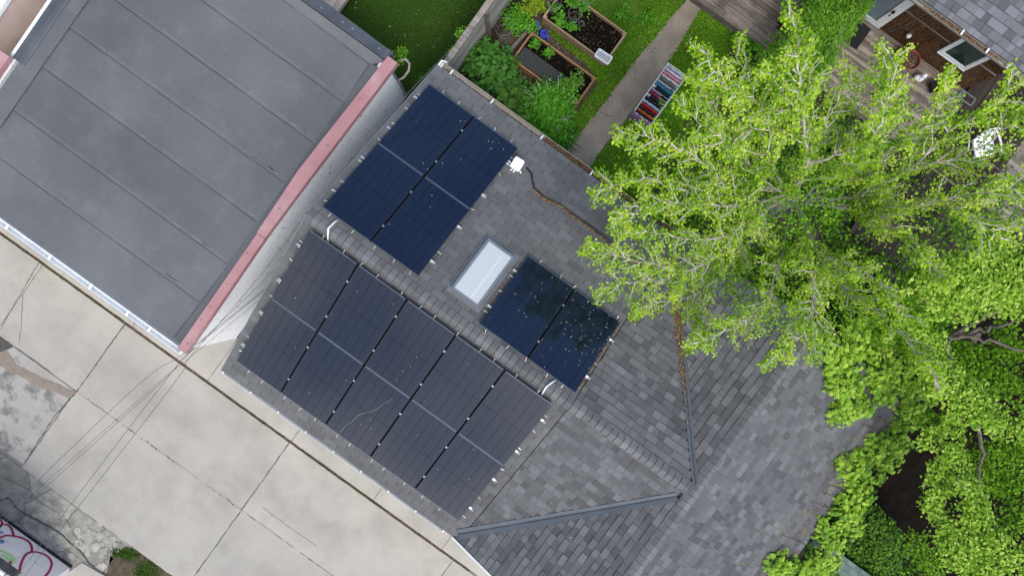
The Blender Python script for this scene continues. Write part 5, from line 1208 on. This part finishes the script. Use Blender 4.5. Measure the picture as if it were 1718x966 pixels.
# white chair under the tree
c = P(1638, 250, .45); CH = thing('garden_chair', 'white plastic garden chair half hidden under the tree branches', 'chair', (c.x, c.y, .27)); ca_ = .85
def rp_(x, y): return (c.x + x * math.cos(ca_) - y * math.sin(ca_), c.y + x * math.sin(ca_) + y * math.cos(ca_))
b = MB(); rbox(b, c.x, c.y, .68, .715, .24, .23, ca_, .05); b.build('seat', m_plast, CH)
b = MB()
for k in range(7): 
    x_ = -.2 + k * .066; p0 = rp_(x_, .22); p1 = rp_(x_ * 1.05, .34); b.obox((*p0, .72), (*p1, 1.15), .05, .015)
p0, p1 = rp_(-.23, .345), rp_(.23, .345); b.obox((*p0, 1.16), (*p1, 1.16), .03, .06); b.build('backrest', m_plast, CH)
for sx in (-1, 1):
    b = MB(); b.tube([(*rp_(.23 * sx, -.2), .9), (*rp_(.25 * sx, 0), .93), (*rp_(.23 * sx, .28), .92)], .022, 6); b.build('armrest', m_plast, CH)
    for sy in (-1, 1): b = MB(); b.tube([(*rp_(.2 * sx, .19 * sy), .70), (*rp_(.25 * sx, .24 * sy), .27)], [.025, .018], 6); b.build('leg', m_plast, CH)
# green shed corner
SH = thing('garden_shed', 'shed corner with pale green shingles below the creeper', 'shed', (9.9, -2, 0))
b = MB(); b.box(9.1, -5, 0, 11, -1.2, 1.9); b.build('wall', m_wood, SH)
zz = lambda y: 2.25 - .25 * abs(y + 3)
b = MB(); shingle(b, (0, -3, 2.55), (1, 0, 0), (0, .943, -.333), (0, .333, .943), lambda d: (8.9, 11.2), 2.2, 'B', 31, .16); b.build('roof', m_shG, SH)
b = MB(); b.hexa([(8.9, -3, 2.45), (11.2, -3, 2.45), (11.2, -.93, 1.72), (8.9, -.93, 1.72)], [(8.9, -3, 2.545), (11.2, -3, 2.545), (11.2, -.93, 1.814), (8.9, -.93, 1.814)]); b.build('roof_deck', m_under, SH)

# ================================================================== TREES AND CLIMBERS
def wob(pts, s):
    return [p + Vector((rnd.gauss(0, s), rnd.gauss(0, s), rnd.gauss(0, s * .6))) if 0 < i < len(pts) - 1 else p for i, p in enumerate(pts)]
def grow_tree(T, limbs, mat_leaf, leafsize, tmpl, leafn, twig_len=1.0, r0=.05, minz=None, name_l='limb', twiggap=.16, spread=(.5, 1.05)):
    LP, LN_, LT = [], [], []; tw = MB()
    def leafrun(a, c, n, tone):
        for _ in range(n):
            t = rnd.random(); p = a.lerp(c, t); q = (p.x + rnd.gauss(0, .04), p.y + rnd.gauss(0, .04), p.z + rnd.gauss(-.045, .035))
            LP.append(q); LN_.append((0, 0, 1.)); LT.append(tone + rnd.gauss(0, .08))
    for li, (pts, rr) in enumerate(limbs):
        pl_ = wob(curve(pts, 6), .018); n = len(pl_); L_ = sum((pl_[i + 1] - pl_[i]).length for i in range(n - 1))
        mb = MB(); mb.tube(pl_, [max(.006, rr * (1 - .88 * (i / (n - 1)) ** .8)) for i in range(n)], 7); mb.build(name_l, m_bark, T, smooth=True)
        acc = 0; side = 1
        for i in range(1, n):
            seg = pl_[i] - pl_[i - 1]; acc += seg.length; f = i / (n - 1)
            while acc > twiggap and f > .18:
                acc -= twiggap; side = -side; d = seg.normalized(); ang = side * rnd.uniform(*spread)
                dh = Vector((d.x * math.cos(ang) - d.y * math.sin(ang), d.x * math.sin(ang) + d.y * math.cos(ang), d.z * .5 + rnd.uniform(-.25, .45))).normalized()
                ln = twig_len * rnd.uniform(.3, .85) * (1.15 - .75 * f); p0 = pl_[i]; pp_ = [p0]; dd_ = dh.copy()
                for k in range(4):
                    dd_ = (dd_ + Vector((rnd.gauss(0, .18), rnd.gauss(0, .18), rnd.gauss(.03, .12))) + d * .10).normalized(); pp_.append(pp_[-1] + dd_ * ln / 4)
                    if minz and pp_[-1].z < minz(pp_[-1]): pp_[-1].z = minz(pp_[-1]) + rnd.uniform(0, .1)
                tw.tube(pp_, [.013, .0105, .008, .006, .004], 4, cap=False)
                tone = rnd.uniform(.25, .8)
                for k in range(1, 5):
                    leafrun(pp_[k - 1], pp_[k], int(leafn * (.35 + .3 * k)), tone)
                    if rnd.random() < .8:
                        a2 = rnd.choice((-1, 1)) * rnd.uniform(.5, 1.1); e = (pp_[k] - pp_[k - 1]).normalized()
                        e2 = Vector((e.x * math.cos(a2) - e.y * math.sin(a2), e.x * math.sin(a2) + e.y * math.cos(a2), e.z + rnd.uniform(-.2, .4))).normalized(); l2 = ln * rnd.uniform(.2, .45)
                        q1 = pp_[k] + e2 * l2; tw.tube([pp_[k], pp_[k] + e2 * l2 * .5 + Vector((rnd.gauss(0, .01), rnd.gauss(0, .01), .01)), q1], [.005, .004, .0025], 3, cap=False)
                        leafrun(pp_[k].lerp(q1, .3), q1, int(leafn * 1.3), tone)
        leafrun(pl_[-3], pl_[-1], leafn * 3, .6)
    tw.build('twigs', m_twig, T)
    leaves('crown', mat_leaf, LP, LN_, leafsize, tmpl, T, tone=np.array(LT), tilt=.5)
def V3(l): return [P(*p) for p in l]
def roofmin(p):
    if p.y < 2.7 and p.x < XE: return max(zN(p.x, p.y) if p.x < 5.2 else 0, zC(p.x, p.y)) + .35
    return 1.0
T1 = thing('maple_tree', 'big light green tree with pale bare limbs leaning over the shingle roof', 'tree', (3.7, 4.6, 0))
base = Vector((3.7, 4.6, 0)); fork = P(1335, 335, 3.6)
b = MB(); b.tube(curve([base, base.lerp(fork, .5) + Vector((.05, .05, 0)), fork], 5), [.20, .18, .17, .165, .16, .155, .15, .14, .13, .12, .11], 12); b.build('trunk', m_bark, T1, smooth=True)
hubA = P(1330, 322, 4.4)
L1 = [
 ([fork, hubA, P(1355, 277, 5.0), P(1343, 205, 5.6), P(1313, 155, 6.0), P(1290, 120, 6.2)], .055),
 ([P(1353, 277, 5.0), P(1345, 170, 5.9), P(1340, 100, 6.3), P(1343, 66, 6.4), P(1322, 27, 6.6)], .035),
 ([P(1353, 277, 5.0), P(1400, 262, 5.3), P(1440, 245, 5.6), P(1463, 232, 5.8), P(1490, 170, 6.1), P(1492, 90, 6.3)], .04),
 ([hubA, P(1240, 258, 5.0), P(1260, 213, 5.4), P(1248, 178, 5.7), P(1200, 125, 6.0), P(1185, 92, 6.1)], .045),
 ([P(1258, 215, 5.4), P(1225, 232, 5.5), P(1185, 212, 5.7), P(1140, 180, 5.9)], .028),
 ([hubA, P(1215, 305, 4.9), P(1180, 275, 5.1), P(1110, 235, 5.4), P(1040, 225, 5.6)], .04),
 ([hubA, P(1230, 318, 4.8), P(1150, 318, 5.0), P(1080, 300, 5.2), P(1010, 318, 5.4)], .038),
 ([hubA, P(1260, 345, 4.8), P(1180, 345, 5.0), P(1100, 340, 5.2), P(1035, 365, 5.3)], .035),
 ([hubA, P(1270, 365, 4.6), P(1200, 400, 4.8), P(1130, 395, 5.0), P(1050, 385, 5.1)], .035),
 ([fork, P(1240, 400, 4.2), P(1170, 450, 4.5), P(1130, 449, 4.7), P(1060, 435, 4.9), P(985, 418, 5.0)], .042),
 ([P(1170, 455, 4.4), P(1140, 470, 4.6), P(1080, 470, 4.8), P(1015, 483, 4.9)], .024),
 ([fork, P(1240, 430, 4.1), P(1165, 495, 4.4), P(1110, 505, 4.6), P(1065, 520, 4.7)], .035),
 ([fork, P(1310, 430, 4.4), P(1283, 509, 4.8), P(1243, 542, 5.0), P(1160, 579, 5.1)], .042),
 ([P(1165, 495, 4.4), P(1180, 535, 4.7), P(1185, 565, 4.8)], .02),
 ([fork, P(1362, 420, 4.5), P(1362, 475, 4.8), P(1360, 530, 5.1), P(1335, 570, 5.2), P(1297, 607, 5.3)], .042),
 ([P(1362, 500, 4.9), P(1368, 545, 5.1), P(1365, 585, 5.2)], .02),
 ([fork, P(1370, 420, 4.5), P(1431, 445, 4.9), P(1488, 489, 5.3), P(1520, 530, 5.4)], .035),
 ([fork, P(1400, 470, 4.5), P(1468, 519, 5.0), P(1540, 590, 5.5), P(1570, 640, 5.7)], .045),
 ([fork, P(1450, 350, 4.4), P(1500, 380, 4.9), P(1545, 425, 5.3), P(1590, 470, 5.6)], .04),
 ([fork, P(1450, 352, 4.4), P(1530, 345, 5.0), P(1640, 325, 5.6), P(1725, 316, 5.9)], .042),
 ([P(1580, 335, 5.3), P(1640, 370, 5.6), P(1680, 400, 5.7)], .022),
 ([fork, P(1430, 330, 4.3), P(1510, 293, 4.9), P(1593, 223, 5.5), P(1663, 180, 5.9), P(1693, 143, 6.1)], .045),
 ([P(1510, 293, 4.9), P(1610, 262, 5.4), P(1690, 215, 5.8), P(1725, 190, 6.0)], .032),
 ([fork, P(1440, 300, 4.5), P(1500, 245, 5.1), P(1560, 205, 5.5), P(1595, 130, 5.9)], .038),
 ([fork, P(1405, 290, 4.6), P(1470, 220, 5.3), P(1510, 180, 5.7), P(1500, 150, 5.8)], .032),
 ([hubA, P(1290, 270, 5.0), P(1290, 220, 5.4), P(1260, 150, 5.8), P(1235, 95, 5.9)], .036),
 ([hubA, P(1385, 215, 5.3), P(1410, 160, 5.6), P(1430, 130, 5.8)], .036),
 ([hubA, P(1270, 290, 4.9), P(1210, 200, 5.3), P(1190, 165, 5.6), P(1168, 138, 5.8)], .03),
]
def lift(p):
    u = RW @ (p - Vector((0, 0, H))); z = p.z if p.z < 3.7 else 3.7 + (p.z - 3.7) * 1.55; k = (z - H) / (p.z - H); return Vector((p.x * k, p.y * k, z))
L1 = [([lift(p) for p in pts], r) for pts, r in L1]
L1 = [([p + Vector((rnd.gauss(0, .05), rnd.gauss(0, .05), 0)) if i == 0 else p for i, p in enumerate(pts)], r * .68) for pts, r in L1]
grow_tree(T1, L1, m_leafM, .043, OVAL, 9, .80, minz=roofmin, twiggap=.10)
# lower storey of the same tree
blobs = []
for (px, py, z, r) in [(a, c, z + .5, r) for a, c, z, r in ((1345, 345, 5.5, .2), (1368, 318, 5.5, .22), (1392, 348, 5.4, .25), (1358, 362, 5.4, .2), (1312, 335, 5.5, .2), (1385, 330, 5.0, .3), (1375, 290, 5.0, .3), (1330, 270, 5.1, .3), (1285, 300, 5.0, .3), (1275, 345, 5.0, .3), (1310, 380, 4.9, .3), (1350, 385, 4.8, .25), (1250, 300, 5.0, .3), (1400, 370, 4.6, .3), (1340, 425, 4.7, .3), (1200, 180, 4.3, .6), (1260, 240, 4.2, .6), (1330, 200, 4.2, .6), (1400, 250, 4.0, .6), (1180, 290, 4.1, .6), (1110, 290, 3.9, .5), (1060, 300, 3.6, .4), (1250, 340, 3.9, .6), (1170, 380, 3.9, .5), (1090, 370, 3.8, .45),
                       (1290, 420, 3.9, .6), (1220, 460, 4.0, .5), (1150, 500, 4.1, .35), (1300, 520, 4.1, .5), (1260, 480, 4.2, .5), (1340, 470, 3.9, .5), (1450, 430, 3.8, .5), (1500, 260, 4.0, .5), (1470, 330, 3.8, .5), (1560, 300, 4.0, .5), (1620, 350, 4.1, .5), (1680, 370, 4.0, .5),
                       (1540, 380, 3.9, .5), (1500, 480, 4.2, .5), (1430, 520, 4.0, .5), (1140, 220, 4.2, .4), (1420, 190, 4.2, .4), (1380, 330, 3.6, .35), (1330, 300, 4.2, .3), (1300, 340, 4.3, .3), (1370, 370, 4.0, .3), (1290, 290, 4.4, .3), (1360, 250, 4.4, .3), (1330, 380, 4.0, .3), (1530, 230, 4.0, .35), (1480, 150, 4.1, .3))]:
    p = P(px, py, z); blobs.append((p.x, p.y, z, r * 1.0))
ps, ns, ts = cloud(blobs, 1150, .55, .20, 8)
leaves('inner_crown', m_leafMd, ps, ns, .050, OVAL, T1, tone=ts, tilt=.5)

def tree_blobs(name, label, cat, loc, trunk_to, spec, dens, mat, size, tmpl, trunk_r=.12, flat=.6, clump=.2, per=12, group=None, limbs=True, tilt=.4, low=0.0):
    T = thing(name, label, cat, loc, group); base = Vector(loc); top = P(*trunk_to)
    b = MB(); b.tube(curve([base, base.lerp(top, .5) + Vector((.08, 0, 0)), top], 4), [trunk_r * (1 - .06 * i) for i in range(9)], 10); b.build('trunk', m_barkd, T, smooth=True)
    bl = []
    for (px, py, z, r) in spec: p = P(px, py, z); bl.append((p.x, p.y, z, r))
    if limbs:
        for i, (x, y, z, r) in enumerate(bl):
            if i % 2: continue
            e = Vector((x, y, z + r * .2)); m_ = top.lerp(e, .5) + Vector((rnd.gauss(0, .1), rnd.gauss(0, .1), .15)); s0 = base.lerp(top, rnd.uniform(.55, .95))
            mb = MB(); mb.tube(wob(curve([s0, m_, e], 5), .015), [trunk_r * .5 * (1 - .08 * k) for k in range(11)], 7); mb.build('limb', m_barkd, T, smooth=True)
    ps, ns, ts = cloud(bl, dens, flat, clump, per, low); leaves('crown', mat, ps, ns, size, tmpl, T, tone=ts, tilt=tilt); return T
# lime coloured tree on the right
def band(pts, r, step=22):
    out = []
    for i in range(len(pts) - 1):
        (a, c, z), (e, f, g_) = pts[i], pts[i + 1]; k = max(1, int(math.hypot(e - a, f - c) / step))
        for q in range(k): t = q / k; out.append((a + (e - a) * t + rnd.gauss(0, 5), c + (f - c) * t + rnd.gauss(0, 5), z + (g_ - z) * t + rnd.gauss(0, .05), r * rnd.uniform(.8, 1.2)))
    return out
LIME = band([(1560, 470, 5.3), (1600, 448, 5.6), (1660, 440, 5.7), (1740, 440, 5.7)], .30) + band([(1570, 505, 5.2), (1640, 480, 5.6), (1740, 480, 5.7)], .32) + band([(1600, 520, 5.0), (1660, 510, 5.3), (1740, 505, 5.4)], .22) \
  + band([(1540, 545, 4.9), (1562, 600, 4.9), (1600, 650, 4.9), (1640, 690, 4.9), (1690, 715, 4.9), (1740, 735, 4.9)], .25) + band([(1565, 630, 4.6), (1610, 690, 4.8), (1680, 690, 4.8), (1730, 700, 4.8)], .18) \
  + band([(1560, 735, 4.3), (1575, 790, 4.3), (1565, 850, 4.3), (1590, 900, 4.4), (1620, 960, 4.5)], .22) + band([(1600, 770, 4.3), (1620, 830, 4.5), (1650, 890, 4.6), (1700, 930, 4.6), (1740, 960, 4.6)], .26) \
  + band([(1600, 900, 4.4), (1640, 940, 4.5), (1690, 965, 4.5)], .28) + band([(1590, 715, 4.2), (1610, 740, 4.2)], .18)
LOWL = [(a, c, z - .3, r) for a, c, z, r in band([(1540, 560, 3.9), (1600, 560, 4.0)], .3) + band([(1600, 600, 4.1), (1660, 640, 4.2), (1740, 650, 4.2)], .28) + band([(1640, 590, 4.0), (1740, 605, 4.2)], .22) + band([(1690, 560, 3.8), (1740, 560, 3.8)], .25) + band([(1590, 590, 4.0), (1640, 640, 4.1)], .25) + band([(1650, 750, 4.1), (1740, 770, 4.2)], .28)
  + band([(1660, 800, 4.1), (1740, 830, 4.2)], .30) + band([(1690, 870, 4.1), (1740, 900, 4.2)], .26) + band([(1640, 780, 4.0), (1660, 840, 4.1)], .22) + band([(1560, 700, 3.9), (1620, 760, 4.0)], .22) + band([(1480, 560, 4.0), (1560, 520, 4.4)], .28) + band([(1500, 500, 4.2), (1560, 450, 4.6)], .25) + band([(1540, 920, 3.4), (1580, 960, 3.4)], .3)]
tree_blobs('linden_tree', 'dense lime green tree with rounded leaves on the right of the maple', 'tree', (10.0, 3.6, 0), (1640, 560, 4.0),
  LIME,
  5200, m_leafL, .060, OVAL, .12, flat=.5, clump=.12, per=9, limbs=False)
LT = bpy.data.objects['linden_tree']
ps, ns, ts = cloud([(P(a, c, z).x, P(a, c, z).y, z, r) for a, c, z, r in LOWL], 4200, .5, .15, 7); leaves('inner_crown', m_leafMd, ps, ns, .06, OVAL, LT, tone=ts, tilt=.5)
for pts in (((1590, 565, 3.9), (1640, 555, 4.2), (1685, 545, 4.6), (1725, 530, 4.9)), ((1590, 565, 3.9), (1650, 570, 4.3), (1725, 590, 4.6)), ((1600, 560, 3.9), (1655, 530, 4.5), (1690, 505, 5.0)), ((1590, 570, 3.9), (1600, 640, 4.2), (1640, 700, 4.5)), ((1590, 570, 3.7), (1592, 640, 3.8), (1600, 700, 3.9)), ((1640, 700, 4.0), (1648, 760, 4.0), (1640, 830, 4.1))):
    mb = MB(); q = wob(curve([P(*p) for p in pts], 6), .02); mb.tube(q, [.045 - .03 * k / len(q) for k in range(len(q))], 8); mb.build('limb', m_barkd, LT, smooth=True)
blr = [(1690, 340, 2.6, .6), (1640, 360, 2.4, .5), (1600, 400, 2.6, .45), (1700, 400, 2.5, .5), (1660, 420, 2.2, .4), (1580, 370, 2.8, .35), (1640, 400, 1.9, .3), (1550, 440, 2.8, .3)]
tree_blobs('evergreen_shrub', 'dark green shrub in the shade between the white chair and lime tree', 'shrub', (8.7, 6.4, 0), (1640, 380, 1.6), blr, 900, m_leafD, .07, OVAL, .06, clump=.16)
tree_blobs('evergreen_shrub', 'rounded dark green laurel below the creeper beside the green shed roof', 'shrub', (10.0, -.3, 0), (1455, 905, .8),
  [(1455, 875, 1.6, .42), (1430, 905, 1.5, .38), (1480, 900, 1.55, .4), (1455, 930, 1.5, .4), (1490, 935, 1.4, .35), (1430, 935, 1.3, .3), (1470, 960, 1.3, .4), (1500, 965, 1.2, .35)], 3400, m_leafD, .065, OVAL, .05, clump=.12, per=8, tilt=.35)
tree_blobs('evergreen_shrub', 'darker shrub squeezed between the laurel and the lime tree', 'shrub', (11.0, -.0, 0), (1530, 930, .8), [(1530, 920, 1.3, .3), (1545, 945, 1.4, .3), (1525, 965, 1.3, .35), (1560, 970, 1.3, .3)], 1800, m_leafD, .07, OVAL, .05, clump=.14, per=8)
# creeper along the east eave
CR = thing('virginia_creeper', 'bright green creeper tumbling over the eave of the shingled roof', 'climbing plant', (8.6, 0, 0))
spec = [(1430, 640, 3.0), (1425, 610, 3.1), (1440, 680, 3.0), (1470, 620, 3.1), (1500, 640, 3.0), (1480, 660, 2.9), (1520, 680, 2.7), (1530, 650, 2.9), (1415, 690, 2.95), (1510, 610, 3.1), (1455, 590, 3.2), (1430, 575, 3.3), (1500, 720, 2.7), (1530, 700, 2.6), (1470, 740, 2.85), (1490, 750, 2.7), (1440, 770, 2.85), (1460, 760, 2.8), (1510, 745, 2.6), (1415, 780, 2.85), (1440, 800, 2.8), (1470, 790, 2.6), (1495, 770, 2.5), (1420, 825, 2.8), (1450, 830, 2.6), (1415, 850, 2.8), (1435, 860, 2.6), (1390, 890, 2.8), (1405, 905, 2.7), (1385, 880, 2.85),
        (1430, 880, 2.5), (1395, 930, 2.7), (1375, 945, 2.7), (1365, 955, 2.7), (1390, 960, 2.5), (1315, 945, 2.95), (1300, 940, 3.0), (1330, 950, 2.9), (1340, 965, 2.8), (1300, 975, 2.9), (1480, 570, 3.3), (1520, 570, 3.2), (1400, 640, 3.05), (1400, 600, 3.1), (1540, 610, 2.9), (1555, 660, 2.6)]
bl = []
for px, py, z in spec + [(1400, 620, 3), (1415, 660, 3), (1400, 585, 3), (1380, 570, 3), (1440, 555, 3), (1475, 640, 3), (1405, 690, 3), (1500, 590, 3)]:
    p = PR(px, py, zE, .07)
    if p.x > XE - .05: p = P(px, py, min(z, 2.75)); p.z -= .1
    bl.append((p.x, p.y, p.z, .25))
ps, ns, ts = cloud(bl, 1900, .6, .11, 6)
keep = np.array([not (p[0] < XE and p[1] < YN and p[2] < zE(p[0], p[1]) + .03) for p in ps]); ps, ns, ts = ps[keep], ns[keep], ts[keep]
hd = np.tile((.6, -.55, -.3), (len(ps), 1)); leaves('foliage', m_leafI, ps, ns, .090, PALM, CR, heading=hd * .8, tone=ts, tilt=.3)
ps, ns, ts = cloud([(x + .03, y - .02, z - .10, .25) for x, y, z, r in bl if x > XE - .3], 900, .6, .13, 6); leaves('foliage', m_leafD, ps, ns, .09, PALM, CR, tone=ts, tilt=.4)
b = MB()
for i in range(16):
    y = rnd.uniform(-4, 2.5); pts = [Vector((8.0 - rnd.uniform(.1, .5), y, 0)), Vector((8.38, y + .1, 2.62)), Vector((8.5, y + .2, 1.6)), Vector((8.5, y + .3, 0))]; pts[0].z = zE(pts[0].x, y) + .02
    b.tube(curve(pts, 4), [.006 + .0012 * k for k in range(13)], 5)
b.build('vine_stem', m_barkd, CR, smooth=True)
# vine hedge by the deck
VH = thing('vine_hedge', 'trellis hedge thick with narrow bright leaves crossing the deck', 'hedge', (2.25, 8.6, 0))
b = MB()
for y in (7.1, 8.4, 9.7):
    for x in (1.95, 2.65): b.box(x, y, 0, x + .07, y + .07, 1.7, .3)
b.box(1.95, 7.0, 1.62, 2.02, 9.9, 1.7, .3); b.box(2.65, 7.0, 1.62, 2.72, 9.9, 1.7, .3); b.build('trellis', m_deck, VH)
bl = [(rnd.uniform(1.95, 2.65), 6.95 + i * .115, 1.6 + rnd.uniform(-.12, .12), rnd.uniform(.32, .42)) for i in range(27)] + [(rnd.choice((1.9, 2.7)), 7.1 + i * .2, 1.1, .3) for i in range(14)] + [(1.9, 6.7 + i * .1, 1.1 - i * .02, .32) for i in range(5)]
ps, ns, ts = cloud(bl, 5200, .6, .14, 8)
NARROW = (np.array([(0, 0, 0), (.5, .17, .04), (1, 0, -.08), (.5, -.17, .04)]), np.array([(0, 2, 1), (0, 3, 2)]))
leaves('foliage', m_leafV, ps, ns, .085, NARROW, VH, heading=np.tile((.5, -.8, 0), (len(ps), 1)) * .7, tone=ts, tilt=.45)
